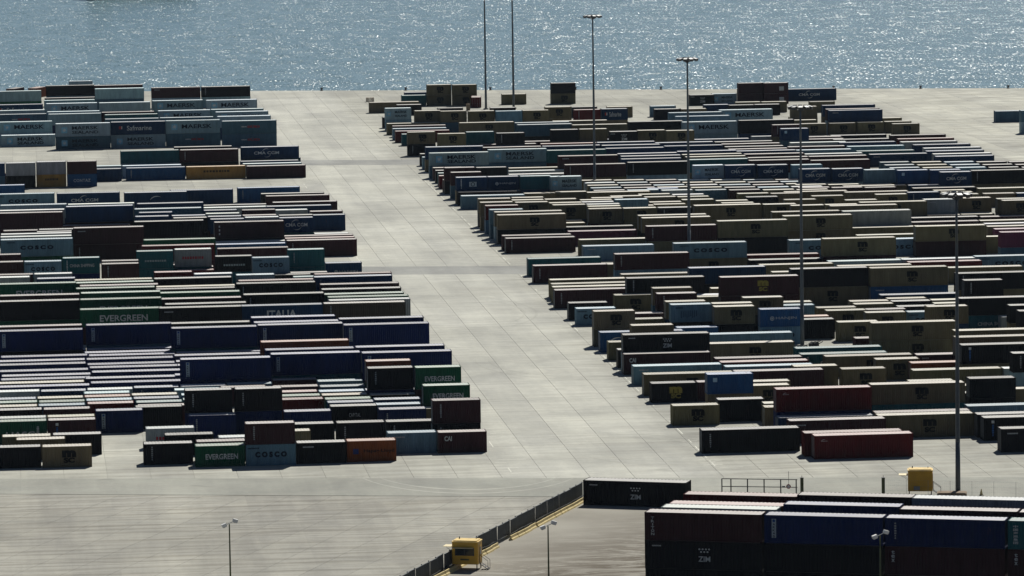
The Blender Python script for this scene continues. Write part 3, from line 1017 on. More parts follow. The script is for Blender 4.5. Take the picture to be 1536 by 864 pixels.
R4 986 441 2 2 m VT
R4 979 432.8 2 2 o
R4 999 453 2 2 o
R4 1006 457.5 2 2 ck BARS/CAI
R4 936 471 2 1 m
R4 940 479.4 2 1 o
R4 947 488.7 2 2 o
R4 900 499 4 1h b ARC2
R4 913 516 4 1 o
R4 927 525 4 1 k
R4 934.4 502.8 4 2 k ZIM
R4 935.5 531.5 4 1h m CAI
R4 1063.6 501.9 4 1 c
R4 1063.6 516 4 1h o MSC
R4 1140.6 464.4 2 2 bc HANJIN/COSCO
R4 1046 443.6 2 1 w
R4 1046 448.4 2 1 o
R4 1068.7 455.8 2 2 o
R4 1071 460.6 2 2 ok MSC
R4 1115 446.9 2 2 o MSC
R4 1080.5 416.4 4 2h mm MSCY
R4 1060 425.3 4 1 c
R4 1067 433 4 1 o
R4 1033.7 402.5 4 2 n
R4 1158.6 408.6 2 1 o
R4 1120.5 383 4 1 r
R4 1124 390.5 4 1 k
R4 1140 397.8 4 1 o
R4 1015.6 492 2 1 b VT
R4 1160 454 2 1 o
R4 1163 458.8 2 1 c
R4 1189 404 4 2h ko /MSC
R4 1306 402.5 4 2h ob MSC/DASH
R4 1243 392.5 4 1 g
R4 1257.6 399.5 4 1 o
R4 1363 393.7 4 1 r
R4 1352 389.5 4 1 w
R4 1228.8 358.7 4 2h om MSC
R4 1300 361.6 4 1h c COSCO
R4 1184 360.8 4 1h c COSCO
R4 1406 357.5 4 1h o MSC
R4 1463 385 4 1 c COSCO
R4 1423 401.9 4 1 o
R4 1435 410.6 4 2 ko VT
R4 1446 421 2 2 k VT
R4 1321 444 4 1h n
R4 1326.5 448.6 2 1 o
R4 1275.8 452.5 2 1 o
R4 1282 456.6 2 1 o
R4 1337.5 452.5 2 1 k
R4 1397.7 450.5 2 1 o
R4 1402 455.6 2 1 o
R4 1347 460.3 2 1 k
R4 1391.4 460.3 2 2 o MSC
R4 1225.8 462.2 2 1 o
R4 1239.8 466.4 2 1h o MSC
R4 1300 464.8 2 1 m
R4 1299 469.4 2 1h o MSC
R4 1362 468.4 2 1 c COSCO
R4 1184 475.5 2 1 O
R4 1191 480 2 1h k
R4 1257 483.6 2 1h o MSC
R4 1307.8 484.8 4 2 oo MSC/MSC
R4 1283 507.8 2 1 m
R4 1194 523 4 1 t
R4 1194 532 4 1 t CHINA
R4 1238 535 4 1h o MSC
R4 1314 542.7 2 1h o MSC
R4 1375 536 4 1 m ZIM
R4 1367 548.2 4 1 O
R4 1379 555.7 4 1 o
R4 1432 496.5 4 2 o
R4 1434 509 4 2 o
R4 1442.7 518 4 2 k VTB
R4 1464.5 532 4 1 r
R4 1470 537 4 1 o
R4 1490.6 543.7 4 1 k
R4 1519 530.4 4 2 k VT
R4 1506 553 4 1 w
R4 1439 450 4 2 kt /CHINA
R4 1515 458.6 2 2 k
R4 1529 467 2 2 k
R4 1502 475.5 2 1 w
# R5
R5 1454 568.3 2 2 k
R5 1364 572.5 2 1 o
R5 1306 577.3 4 2 ot MSC
R5 1407 579.7 2 1 o
R5 1420 590.6 2 1 k
R5 1481 584.8 4 1h o MSC
R5 1451.5 609.4 4 1 c
R5 1321.8 623.7 4 1h o MSC
R5 1313 619.5 4 1h m
R5 1475.7 627 4 1h k VTB
R5 1466 622 4 1h k
R5 1501.7 643.6 4 1h k DASH
R5 1073 538.3 4 1 m
R5 1076 544 4 1 r
R5 1088 550.5 4 1 c
R5 1091.7 558 4 1h m
R5 1191 550 2 1h o MSC
R5 1262.8 554 2 1h o MSC
R5 1061 562 2 2 bo STAR
R5 1118 573 2 1 o
R5 1117 579 2 1h o MSC
R5 950 549.8 4 1 c DASH
R5 966 562 4 1h o MSC
R5 977 575.6 2 1 k MSCY
R5 1045 573.6 2 1 m
R5 1164 584.4 4 2h rB LOGOR/ARC
R5 1146 605.5 2 1 o
R5 1147 611.2 2 1 o
R5 1009 609 2 1 o MSC
R5 1077 602.7 2 1h k
R5 1052.7 645.6 4 1h k VT
R5 1184 631.6 4 1h m DASH
R5 1177 626.5 4 1 n
R5 1221.4 654 4 1h r LOGOR
R5 1206.6 651 4 1h r
"""
PAINT = {'o': (.122,.104,.060), 'm': (.036,.013,.016), 'k': (.007,.006,.008), 'n': (.006,.027,.075), 'B': (.003,.011,.066), 'b': (.011,.055,.15),
  'g': (.20,.285,.33), 'c': (.10,.18,.24), 's': (.040,.09,.13), 't': (.010,.075,.09), 'G': (.005,.062,.032), 'r': (.075,.006,.007), 'R': (.12,.034,.015),
  'O': (.15,.042,.011), 'a': (.33,.18,.05), 'w': (.25,.27,.275), 'd': (.042,.033,.026), 'M': (.085,.018,.046)}
CNAME = {'o': 'olive tan', 'm': 'dark maroon', 'k': 'near-black', 'n': 'navy blue', 'B': 'royal blue', 'b': 'bright blue', 'g': 'pale grey', 'c': 'blue-grey', 's': 'slate blue', 't': 'teal',
  'G': 'bottle green', 'r': 'red', 'R': 'rust brown', 'O': 'orange', 'a': 'amber', 'w': 'off-white', 'd': 'dark brown', 'M': 'purple'}
ZNAME = {'L1': 'by the quay in the narrow block', 'L2': 'on the small cross rows of the narrow block', 'L3': 'in the middle of the narrow block', 'L4': 'in the flat field of the narrow block', 'L5': 'on the road side of the narrow block',
  'R1': 'by the quay in the wide block', 'R2': 'on the seaward half of the wide block', 'F': 'in the flat field of the wide block', 'R3': 'in the middle of the wide block', 'R4': 'on the landward half of the wide block', 'R5': 'on the road side of the wide block', 'BR': 'in the fenced stack by the gate'}
raw = []
for ln in LAYOUT.strip().splitlines():
    a = ln.split()
    if not a or a[0][0] == '#': continue
    if a[0] == 'F':
        x0, y0, nc, nr = float(a[1]), float(a[2]), int(a[3]), int(a[4]); dx, dy = float(a[7]), float(a[8])
        for j in range(nr):
            for i in range(nc):
                raw.append(('F', x0+j*dx+i*48.5*(1+.012*j), y0+j*dy-i*.2, 2, '1', a[9][(i*3+j*5) % len(a[9])], ''))
    else: raw.append((a[0], float(a[1]), float(a[2]), int(a[3]), a[4], a[5], a[6] if len(a) > 6 else ''))
W = 2.438
stacks = []
for z, x, y, L, t, c, lg in raw:
    n = int(t[0]); th = 2.896 if 'h' in t else 2.591
    P = ground(x, y, n*(th+.004))
    stacks.append(dict(X=P[0], Y=P[1], L=12.192 if L == 4 else 6.058, n=n, th=th, zone=z, cols=c, logos=lg.split('/')))
stacks.sort(key=lambda s: s['Y'])
placed = []
for s in stacks:                                     # keep clear of neighbours that stand in the same row
    X0, Y0, L = s['X'], s['Y'], s['L']; best = None
    near = [q for q in placed if abs(q['Y']-Y0) < 18 and q['X'] < X0+L+4 and X0 < q['X']+q['L']+4]
    for k in range(280):
        for sg in ((1,) if k == 0 else (1, -1)):
            Y = Y0+sg*k*.05; X = X0*Y/Y0
            hit = [q for q in near if abs(q['Y']-Y) < W+.14 and X < q['X']+q['L']+.12 and q['X'] < X+L+.12]
            if not hit: best = (X, Y); break
            ov = [min(X+L, q['X']+q['L'])-max(X, q['X']) for q in hit]
            if len(hit) <= 2 and max(ov) < .8:
                X2 = X+sum((o+.13) if q['X'] < X else -(o+.13) for q, o in zip(hit, ov))
                if not any(abs(q['Y']-Y) < W+.14 and X2 < q['X']+q['L']+.1 and q['X'] < X2+L+.1 for q in near): best = (X2, Y); break
        if best: break
    if best: s['X'], s['Y'] = best; s['rz'] = random.uniform(-.0035, .0035); placed.append(s)
# the stack behind the fence and the single box by its gate stand at an angle to the yard
AX = math.radians(-20.2); ux, uy = (math.cos(AX), math.sin(AX)), (-math.sin(AX), math.cos(AX))
O = ground(967, 768, 8.7)
def angled(u, d, tiers, cols, logos):
    placed.append(dict(X=O[0]+ux[0]*u+uy[0]*d, Y=O[1]+ux[1]*u+uy[1]*d, L=12.192, n=len(tiers), ths=tiers, th=0, zone='BR', cols=cols, logos=logos, rz=AX, ang=True))
H3, MX, M2 = (2.896,)*3, (2.591, 2.591, 2.896), (2.896, 2.896, 2.591)
angled(0, 0, H3, 'mkk', ['TRITON', 'ZIM', '']); angled(12.40, 0, H3, 'Bkk', ['ARK', '', '']); angled(24.85, 0, H3, 'Bmm', ['VT', 'TEX', '']); angled(37.3, 0, H3, 'tmk', ['CJK', 'TEX', ''])
angled(0.0, 7.50, MX, 'wkk', ['']); angled(0.2, 10.10, MX, 'rkk', ['']); angled(12.5, 9.50, M2, 'Bkk', ['']); angled(24.9, 8.00, M2, 'mkk', ['DASH']); angled(37.3, 7.75, M2, 'mkk', [''])
angled(0.3, 16.75, MX, 'rkk', ['']); angled(12.6, 16.12, M2, 'mkk', ['']); angled(24.9, 15.75, M2, 'wkk', ['DASH']); angled(37.3, 15.50, M2, 'mkk', [''])
zp = ground(875, 757.5); a2 = math.radians(-22.5)
placed.append(dict(X=zp[0], Y=zp[1], L=12.192, n=1, ths=(2.896,), th=0, zone='BR', cols='k', logos=['ZIM'], rz=a2, ang=True, lone=True))

units = []                                           # one record per container
for si, s in enumerate(placed):
    ths = s.get('ths') or (s['th'],)*s['n']; z = 0.0; tot = []
    for k in range(s['n']):                          # k counts from the ground
        ti = s['n']-1-k
        col = s['cols'][min(ti, len(s['cols'])-1)]
        explicit = ti < len(s['cols'])
        if not explicit: col = random.choice('mknosog' if s['zone'][0] == 'R' else 'mknBsGt')
        lg = s['logos'][ti] if ti < len(s['logos']) else ''
        cx, sx = math.cos(s['rz']), math.sin(s['rz'])
        mx, my = s['L']/2, W/2
        jx, jy = (random.uniform(-.05, .05), random.uniform(-.03, .03)) if k else (0, 0)
        c = (s['X']+mx*cx-my*sx+jx*cx, s['Y']+mx*sx+my*cx+jy, z)
        tot.append(dict(st=si, k=k, n=s['n'], c=c, L=s['L'], h=ths[::-1][k] if s.get('ths') else ths[k], rz=s['rz'], col=col, logo=lg, zone=s['zone'], ang=s.get('ang', False), lone=s.get('lone', False)))
        z += tot[-1]['h']+.004
    for k, u in enumerate(tot):
        u['below'] = tot[k-1]['col'] if k else None; u['above'] = tot[k+1]['col'] if k+1 < len(tot) else None
    units += tot
# which containers show, and how much: paint their faces back to front into a small id buffer
BW, BH = 768, 432
idb = np.full((BH, BW), -1, np.int32)
def fill(pts, val):
    P = np.array([[p[0]*.5, p[1]*.5] for p in pts]); x0, y0 = np.floor(P.min(0)).astype(int); x1, y1 = np.ceil(P.max(0)).astype(int)
    x0, y0, x1, y1 = max(x0, 0), max(y0, 0), min(x1, BW-1), min(y1, BH-1)
    if x1 < x0 or y1 < y0: return
    gx, gy = np.meshgrid(np.arange(x0, x1+1)+.5, np.arange(y0, y1+1)+.5)
    ins = np.ones(gx.shape, bool); area = sum(P[i][0]*P[(i+1) % 4][1]-P[(i+1) % 4][0]*P[i][1] for i in range(4)); sg = 1 if area > 0 else -1
    for i in range(4):
        a, c = P[i], P[(i+1) % 4]; ins &= ((c[0]-a[0])*(gy-a[1])-(c[1]-a[1])*(gx-a[0]))*sg >= 0
    idb[y0:y1+1, x0:x1+1][ins] = val
def corners(u):
    cx, sx = math.cos(u['rz']), math.sin(u['rz']); r = []
    for dz in (0, u['h']):
        for ax, ay in ((-1, -1), (1, -1), (1, 1), (-1, 1)):
            x, y = ax*u['L']/2, ay*W/2; r.append((u['c'][0]+x*cx-y*sx, u['c'][1]+x*sx+y*cx, u['c'][2]+dz))
    return r
for i in sorted(range(len(units)), key=lambda i: (-units[i]['c'][1], units[i]['c'][2])):
    q = [project(p) for p in corners(units[i])]
    fill([q[4], q[5], q[6], q[7]], i); fill([q[0], q[3], q[7], q[4]], i); fill([q[1], q[2], q[6], q[5]], i); fill([q[0], q[1], q[5], q[4]], i)
vis = np.bincount(idb[idb >= 0].ravel(), minlength=len(units))
for i, u in enumerate(units): u['vis'] = int(vis[i]); u['s'] = project(u['c'])[2]
single = set()
for big in (True, False):
    ids = [i for i, u in enumerate(units) if (u['L'] > 7) == big and u['vis'] > 1]
    ids.sort(key=lambda i: -units[i]['vis']); single |= set(ids[:300])
# ------------------------------------------------------------------ yard slabs: the 300 that show largest are parts of their own
free = []
for poly, px, py, s in cells:
    pts = [project((p[0], p[1], 0)) for p in poly]
    cxp = sum(p[0] for p in pts)/len(pts); cyp = sum(p[1] for p in pts)/len(pts); ok = 0
    for tx in (.2, .5, .8):
        for p in pts:
            qx, qy = cxp+(p[0]-cxp)*tx, cyp+(p[1]-cyp)*tx
            if 0 <= qx < 1536 and 0 <= qy < 864 and idb[int(qy/2), int(qx/2)] < 0: ok += 1
    a = abs(sum(pts[i][0]*pts[(i+1) % len(pts)][1]-pts[(i+1) % len(pts)][0]*pts[i][1] for i in range(len(pts))))/2
    free.append(a*ok)
order = sorted(range(len(cells)), key=lambda i: -free[i])
own = set(i for i in order[:300] if free[i] > 0)
rest = MB(); shared = {}
for i, (poly, px, py, s) in enumerate(cells):
    if i in own:
        x0, y0 = poly[0]
        if len(poly) == 4 and abs(poly[2][0]-poly[0][0]-(SW-2*GAP)) < 1e-6 and abs(poly[2][1]-poly[0][1]-(SD-2*GAP)) < 1e-6:
            if 'full' not in shared:
                bb = MB(); bb.prism([(0, 0), (SW-2*GAP, 0), (SW-2*GAP, SD-2*GAP), (0, SD-2*GAP)], -.03, 0); shared['full'] = bb.mesh('slab', M_SLAB)
            me = shared['full']
        else:
            bb = MB(); bb.prism([(p[0]-x0, p[1]-y0) for p in poly], -.03, 0); me = bb.mesh('slab', M_SLAB)
        link('slab', me, yard, (x0, y0, random.choice((0, 0, -.003, .002))))
    else: rest.prism(poly, -.03, 0)
so = link('slab_field', rest.mesh('slab_field', M_SLAB), yard); setp(so, kind='stuff')
# darker patched strips across the open lane
for (xa, xb, ya, yb) in ((560, 812, 400, 412), (440, 640, 240.5, 248)):
    b = MB(); b.poly([(*g2(xa-(yb-ya), yb), .008), (*g2(xb, yb-1), .008), (*g2(xb-(yb-ya)*.8, ya-1), .008), (*g2(xa-(yb-ya)*1.8, ya), .008)])
    setp(link('asphalt_strip', b.mesh('asphalt_strip', M_STRIP)), kind='structure')
# worn painted lines: one along each side of the lane and short ticks at the row ends
b = MB()
def line(p0, p1, w, z=.004):
    p0, p1 = np.array(p0), np.array(p1); d = (p1-p0)/np.linalg.norm(p1-p0); n = np.array([-d[1], d[0]])*w/2
    b.poly([(*(p0-n), z), (*(p1-n), z), (*(p1+n), z), (*(p0+n), z)])
for (xa, ya) in ((1015, 642), (738, 668)):
    A = np.array(g2(xa, ya)); A[1] = 592
    for k in range(58):
        y0 = A[1]+k*7.3+random.uniform(0, 2)
        if random.random() < .72: line((A[0], y0), (A[0], y0+random.uniform(2.5, 6.5)), .14)
    for k in range(190):
        y0 = A[1]+k*2.4
        if random.random() < .55:
            x0 = A[0]+random.uniform(-1.6, .6); line((x0, y0), (x0+random.uniform(1.2, 3.6), y0), .16)
setp(link('row_markings', b.mesh('row_markings', M_PAINTLINE)), kind='structure')
# faint rubber left by turning wheels where the lane meets the rows
M_RUBBER = concrete('rubbered_concrete', (0.465, 0.465, 0.405), streak=0.2)
for k, (x, y, r, a0, a1) in enumerate(((985, 668, 9, 200, 330), (940, 690, 13, 20, 120), (800, 610, 16, 150, 250), (860, 540, 12, 170, 260), (640, 470, 15, 310, 420), (700, 700, 12, 190, 330))):
    P = ground(x, y); b = MB(); n = 22
    for off in (0, 1.9):
        for i in range(n):
            q = []
            for t in (i/n, (i+1)/n):
                a = math.radians(a0+(a1-a0)*t); w = .22*math.sin(math.pi*min(1, max(0, t)))+.01
                for rr in (r+off-w, r+off+w): q.append((P[0]+rr*math.cos(a), P[1]+rr*math.sin(a)*1.6, .0045+.0004*k))
            b.quad(q[0], q[1], q[3], q[2])
    setp(link('tyre_marks', b.mesh('tyre_marks', M_RUBBER)), kind='structure')
# road, apron with its own slabs, fenced dirt yard
FA, FB = np.array(g2(600, 893)), np.array(g2(875, 748)); fd = (FB-FA)/np.linalg.norm(FB-FA)
R0, R1 = np.array(g2(0, 741)), np.array(g2(1500, 748)); rd = (R1-R0)/np.linalg.norm(R1-R0)
b = MB(); b.poly([(*(R0-rd*330), .006), (*(R1+rd*420), .006), (*(NR), .006), (*(NL), .006)])
setp(link('road', b.mesh('road', M_ASPH)), kind='structure')
b = MB(); b.poly([(*(R0-rd*320-np.array([0, 300])), -.033), (*(R1+rd*400-np.array([0, 260])), -.033), (*(R1+rd*420), -.033), (*(R0-rd*330), -.033)])
apron = link('apron', b.mesh('apron', M_JOINT)); setp(apron, kind='structure')
fn = np.array([fd[1], -fd[0]])                                   # to the right of the fence
rest = MB()
for i in range(-34, 1):
    for j in range(-10, 12):
        pl = []
        for (u, v) in ((i*5.0+.013, j*20+.013), ((i+1)*5.0-.013, j*20+.013), ((i+1)*5.0-.013, (j+1)*20-.013), (i*5.0+.013, (j+1)*20-.013)):
            q = FA+fn*(u+.6)+fd*v; pl.append((q[0], q[1]))
        pl = clip(pl, R0+np.array([0, .5]), rd, False)
        if len(pl) < 3 or min(p[1] for p in pl) < 180: continue
        pts = [project((p[0], p[1], 0)) for p in pl]
        if any(-10 < p[0] < 1546 and p[1] < 880 for p in pts):
            x0, y0 = pl[0]; bb = MB(); bb.prism([(p[0]-x0, p[1]-y0) for p in pl], -.03, 0); link('slab', bb.mesh('apron_slab', M_APRON), apron, (x0, y0, random.choice((0, 0, -.003))))
        else: rest.prism(pl, -.03, 0)
setp(link('slab_field', rest.mesh('apron_slab_field', M_APRON), apron), kind='stuff')
b = MB(); pl = [tuple(FA-fd*180), tuple(FA-fd*180+fn*260), tuple(FB+fn*260+fd*40), tuple(FB+fd*40)]
pl = clip(pl, R0+np.array([0, .2]), rd, False); b.poly([(p[0], p[1], .001) for p in pl])
setp(link('dirt_yard', b.mesh('dirt_yard', M_DIRT)), kind='structure')
b = MB(); D0, D1 = np.array(g2(-60, 782)), np.array(g2(725, 786)); dd = (D1-D0)/np.linalg.norm(D1-D0); dn = np.array([-dd[1], dd[0]])*.11
b.poly([(*(D0-dn), .005), (*(D1-dn), .005), (*(D1+dn), .005), (*(D0+dn), .005)])
setp(link('drain_channel', b.mesh('drain_channel', M_JOINT)), kind='structure')
# ------------------------------------------------------------------ container meshes
def corrugated(bm, x0, x1, y, depth, z0, z1, pitch=.278, axis='x'):
    n = max(1, round((x1-x0)/pitch)); p = (x1-x0)/n; prof = []
    for i in range(n): prof += [(x0+i*p, 0), (x0+i*p+.28*p, 0), (x0+i*p+.5*p, 1), (x0+i*p+.78*p, 1)]
    prof.append((x1, 0))
    for (a, da), (c, dc) in zip(prof[:-1], prof[1:]):
        ya, yc = y+depth*da, y+depth*dc
        if axis == 'x': bm.quad((a, ya, z0), (c, yc, z0), (c, yc, z1), (a, ya, z1))
        else: bm.quad((ya, a, z0), (yc, c, z0), (yc, c, z1), (ya, a, z1))
CM = {}
def container_meshes(L, h, door):
    key = (round(L, 1), round(h, 2), door)
    if key in CM: return CM[key]
    hl, hw = L/2, W/2
    b = MB()
    corrugated(b, -hl+.13, hl-.13, -hw+.012, .036, .15, h-.09); corrugated(b, -hl+.13, hl-.13, hw-.012, -.036, .15, h-.09)
    for sx in (-1, 1):
        if sx == door: b.quad((sx*(hl-.09), -hw+.1, .12), (sx*(hl-.09), hw-.1, .12), (sx*(hl-.09), hw-.1, h-.1), (sx*(hl-.09), -hw+.1, h-.1))
        else: corrugated(b, -hw+.13, hw-.13, sx*(hl-.02), -sx*.04, .15, h-.1, axis='y')
    b.quad((-hl+.1, -hw+.06, .14), (hl-.1, -hw+.06, .14), (hl-.1, hw-.06, .14), (-hl+.1, hw-.06, .14))
    body = b.mesh('container_body', M_PAINT)
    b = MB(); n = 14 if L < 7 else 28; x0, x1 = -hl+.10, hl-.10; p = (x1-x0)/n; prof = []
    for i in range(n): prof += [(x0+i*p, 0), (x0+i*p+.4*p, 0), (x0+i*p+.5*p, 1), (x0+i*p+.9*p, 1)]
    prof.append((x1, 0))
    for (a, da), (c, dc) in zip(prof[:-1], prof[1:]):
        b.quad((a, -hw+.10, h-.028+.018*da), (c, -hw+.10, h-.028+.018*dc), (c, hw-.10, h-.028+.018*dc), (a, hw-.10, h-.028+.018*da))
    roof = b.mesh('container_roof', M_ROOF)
    b = MB()
    for sx in (-1, 1):
        for sy in (-1, 1):
            xs = sorted((sx*hl, sx*(hl-.13))); ys = sorted((sy*hw, sy*(hw-.12)))
            b.box(xs[0]+.004, ys[0]+.004, .118, xs[1]-.004, ys[1]-.004, h-.118)
            xc = sorted((sx*hl, sx*(hl-.178))); yc = sorted((sy*hw, sy*(hw-.162)))
            b.box(xc[0], yc[0], 0, xc[1], yc[1], .118); b.box(xc[0], yc[0], h-.118, xc[1], yc[1], h)
    for sy in (-1, 1):
        ys = sorted((sy*(hw-.003), sy*(hw-.11)))
        b.box(-hl+.178, ys[0], h-.10, hl-.178, ys[1], h-.012); b.box(-hl+.178, ys[0], .012, hl-.178, ys[1], .165)
    for sx in (-1, 1):
        xs = sorted((sx*(hl-.003), sx*(hl-.07)))
        b.box(xs[0], -hw+.162, h-.11, xs[1], hw-.162, h-.012); b.box(xs[0], -hw+.162, .012, xs[1], hw-.162, .15)
    frame = b.mesh('container_frame', M_PAINT)
    doors = []
    for sy in (-1, 1):
        b = MB(); y0, y1 = sorted((sy*.015, sy*(hw-.13))); xs = sorted((door*(hl-.045), door*(hl-.085)))
        b.box(xs[0], y0, .155, xs[1], y1, h-.115)
        rods = MB()
        for yy in (sy*.28, sy*.85): rods.tube((door*(hl-.02), yy, .17), (door*(hl-.02), yy, h-.13), .022, n=6)
        for yy in (sy*.28, sy*.85): rods.box(min(door*(hl-.03), door*(hl-.005)), yy-.12, 1.05, max(door*(hl-.03), door*(hl-.005)), yy+.03, 1.1)
        doors.append((b.mesh('container_door', M_PAINT), rods.mesh('lock_rods', M_STEEL)))
    CM[key] = (body, roof, frame, doors); return CM[key]
CATN = {True: 'forty_foot_container', False: 'twenty_foot_container'}
mass = {True: MB(), False: MB()}; massc = {True: [], False: []}
labelled = []
def jit(c, k=.16):
    f = 1+random.uniform(-k, k); return tuple(max(.002, min(.8, x*f*(1+random.uniform(-.05, .05)))) for x in c)
for i, u in enumerate(units):
    big = u['L'] > 7; pc = jit(PAINT[u['col']]); hl, hw, h = u['L']/2, W/2, u['h']
    if i not in single:
        mb = mass[big]; n0 = len(mb.f); cx, sx = math.cos(u['rz']), math.sin(u['rz'])
        tmp = MB(); tmp.box(-hl, -hw, 0, hl, hw, h-.03, 0, 't')
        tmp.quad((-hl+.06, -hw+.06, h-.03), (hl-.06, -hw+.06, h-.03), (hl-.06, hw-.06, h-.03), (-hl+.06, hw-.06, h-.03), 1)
        for sy in (-1, 1):
            y0, y1 = sorted((sy*(hw+.002), sy*(hw-.06))); tmp.box(-hl-.002, y0, h-.09, hl+.002, y1, h, 0)
        nb = len(mb.v)
        mb.v += [(u['c'][0]+x*cx-y*sx, u['c'][1]+x*sx+y*cx, u['c'][2]+z) for x, y, z in tmp.v]
        mb.f += [tuple(nb+k for k in f) for f in tmp.f]; mb.mi += tmp.mi; massc[big] += [pc]*len(tmp.f)
        continue
    root = empty(CATN[big], u['c'], u['rz'])
    door = -1 if (i*7) % 5 < 3 else 1
    body, roof, frame, doors = container_meshes(u['L'], h, door)
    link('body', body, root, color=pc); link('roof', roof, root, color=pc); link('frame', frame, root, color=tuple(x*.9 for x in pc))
    if u['s'] > 8.0 and ((door < 0) == (u['c'][0] > 40)):
        for dm, rm in doors:
            d = link('door', dm, root, color=tuple(x*1.05 for x in pc)); link('lock_rods', rm, d)
    if u['logo'] and (u['s'] > 5 or u['vis'] > 20):
        dep = {}
        for nm, me, x, z, w, hh, c in marks(u['logo'], u['L'], h):
            dep[(round(x, 1), round(z, 1))] = dep.get((round(x, 1), round(z, 1)), 0)+1
            o = link(nm, me, root, (x, -hw-.012-.004*dep[(round(x, 1), round(z, 1))], z), color=c); o.scale = (w, 1, hh)
            if nm in ('star', 'lettering', 'emblem') and dep[(round(x, 1), round(z, 1))] == 1 and u['logo'] == 'ARK' and nm != 'panel': o.location.y = -hw-.021
    size = 'forty-foot' if big else 'twenty-foot'
    mk = ', '+MARKTXT[u['logo']] if u['logo'] else ''
    tier = ''
    if u['k'] and u['vis'] > 30 and u['below']: tier = ' on top of a '+CNAME[u['below']]+' one' if len(placed[u['st']]['cols']) > 1 else ' on a stack'
    elif u['k']: tier = ' on a stack'
    elif u['above']: tier = ' under a '+CNAME[u['above']]+' one'
    else: tier = ' on the ground'
    lab = (CNAME[u['col']]+' '+size+' container'+mk+tier+', '+ZNAME[u['zone']]) if not u['lone'] else 'near-black forty-foot container with white dots emblem closing off the end of the sheet fence'
    labelled.append((root, lab, u))
ZS = {'L1': 'narrow block by quay', 'L2': 'narrow block cross rows', 'L3': 'middle of narrow block', 'L4': 'flat field, narrow block', 'L5': 'narrow block road side', 'R1': 'wide block by quay', 'R2': 'wide block seaward half', 'F': 'flat field, wide block', 'R3': 'middle of wide block', 'R4': 'wide block landward half', 'R5': 'wide block road side', 'BR': 'fenced stack by gate'}
front = {}
for root, lab, u in labelled:
    best = None
    for r2, l2, v in labelled:
        if v is u or v['ang'] != u['ang'] or not 1.5 < u['c'][1]-v['c'][1] < 32: continue
        if abs(v['c'][0]-u['c'][0]) > (v['L']+u['L'])/2-1: continue
        if best is None or v['c'][1] > best['c'][1]: best = v
    front[id(u)] = best
from collections import Counter
cnt = Counter(l for _, l, _ in labelled); new = []
for root, lab, u in labelled:
    if cnt[lab] > 1 and front[id(u)] is not None:
        f = front[id(u)]
        lab = lab.replace(ZNAME[u['zone']], ZS[u['zone']]).replace(' container', ' box')+', behind a '+CNAME[f['col']]+(' forty-foot' if f['L'] > 7 else ' twenty-foot')+' one'
        if len(lab.split()) > 16: lab = lab.replace(' forty-foot one', ' one').replace(' twenty-foot one', ' one').replace(', behind a ', ', behind ')
    new.append((root, lab, u))
labelled = new
for root, lab, u in labelled:
    w = lab.split()
    if len(w) > 16: lab = lab.replace(ZNAME[u['zone']], ZS[u['zone']]).replace(' on top of a ', ' on ').replace(' under a ', ' under ').replace(' container', ' box')
    w = lab.split()
    if len(w) > 16: lab = ' '.join(w[:16]).rstrip(',')
    setp(root, lab, 'container', lab.replace(',', '')[:110])
for big in (True, False):
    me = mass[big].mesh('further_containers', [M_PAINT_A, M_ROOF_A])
    ca = me.color_attributes.new('paint', 'FLOAT_COLOR', 'CORNER')
    buf = []
    for pgn, c in zip(me.polygons, massc[big]): buf += [c[0], c[1], c[2], 1.0]*pgn.loop_total
    ca.data.foreach_set('color', buf)
    setp(link('further_forty_foot_containers' if big else 'further_twenty_foot_containers', me), ('mass of further long' if big else 'mass of further short')+' containers mostly hidden within the stacked blocks', 'containers', kind='stuff')

# ------------------------------------------------------------------ high lighting masts
def ring(b, z, r, t, n=24):
    for i in range(n):
        a0, a1 = 2*math.pi*i/n, 2*math.pi*(i+1)/n
        b.tube((r*math.cos(a0), r*math.sin(a0), z), (r*math.cos(a1), r*math.sin(a1), z), t, n=5, caps=False)
HM = 34.8
b = MB()
for k in range(6): b.tube((0, 0, .3+k*(HM-.3)/6), (0, 0, .3+(k+1)*(HM-.3)/6), .30-.17*k/6, .30-.17*(k+1)/6, 12, caps=k in (0, 5))
mast_pole = b.mesh('mast_pole', M_MAST, True)
b = MB(); b.box(-.55, -.55, 0, .55, .55, .3); mast_base = b.mesh('mast_base', M_QUAY)
b = MB(); ring(b, HM-.1, 1.15, .06); ring(b, HM-.45, .45, .07)
for k in range(6): a = k*math.pi/3; b.tube((.16*math.cos(a), .16*math.sin(a), HM-.3), (1.15*math.cos(a), 1.15*math.sin(a), HM-.1), .045, n=5)
b.tube((0, 0, HM-.6), (0, 0, HM+.25), .28, .22, 10)
mast_ring = b.mesh('mast_head', M_DARK)
b = MB(); b.box(-.28, 0, -.16, .28, .62, .16); b.box(-.33, .62, -.2, .33, .70, .2); flood = b.mesh('floodlight', M_DARK)
b = MB(); b.box(-.30, -.02, .17, .30, .66, .21); visor = b.mesh('floodlight_cover', M_WHITE)
MASTLAB = {0: 'tall light mast at the waterside beside the red end-on container', 1: 'tall light mast rising through the tan box by the quay', 2: 'tall light mast among the maroon boxes seaward of the flat field', 3: 'tall light mast behind the blue-grey box with spaced dark lettering',
           4: 'tall light mast standing against the bright blue ring-emblem container', 5: 'tall light mast rising from the low concrete kerb by the gate'}
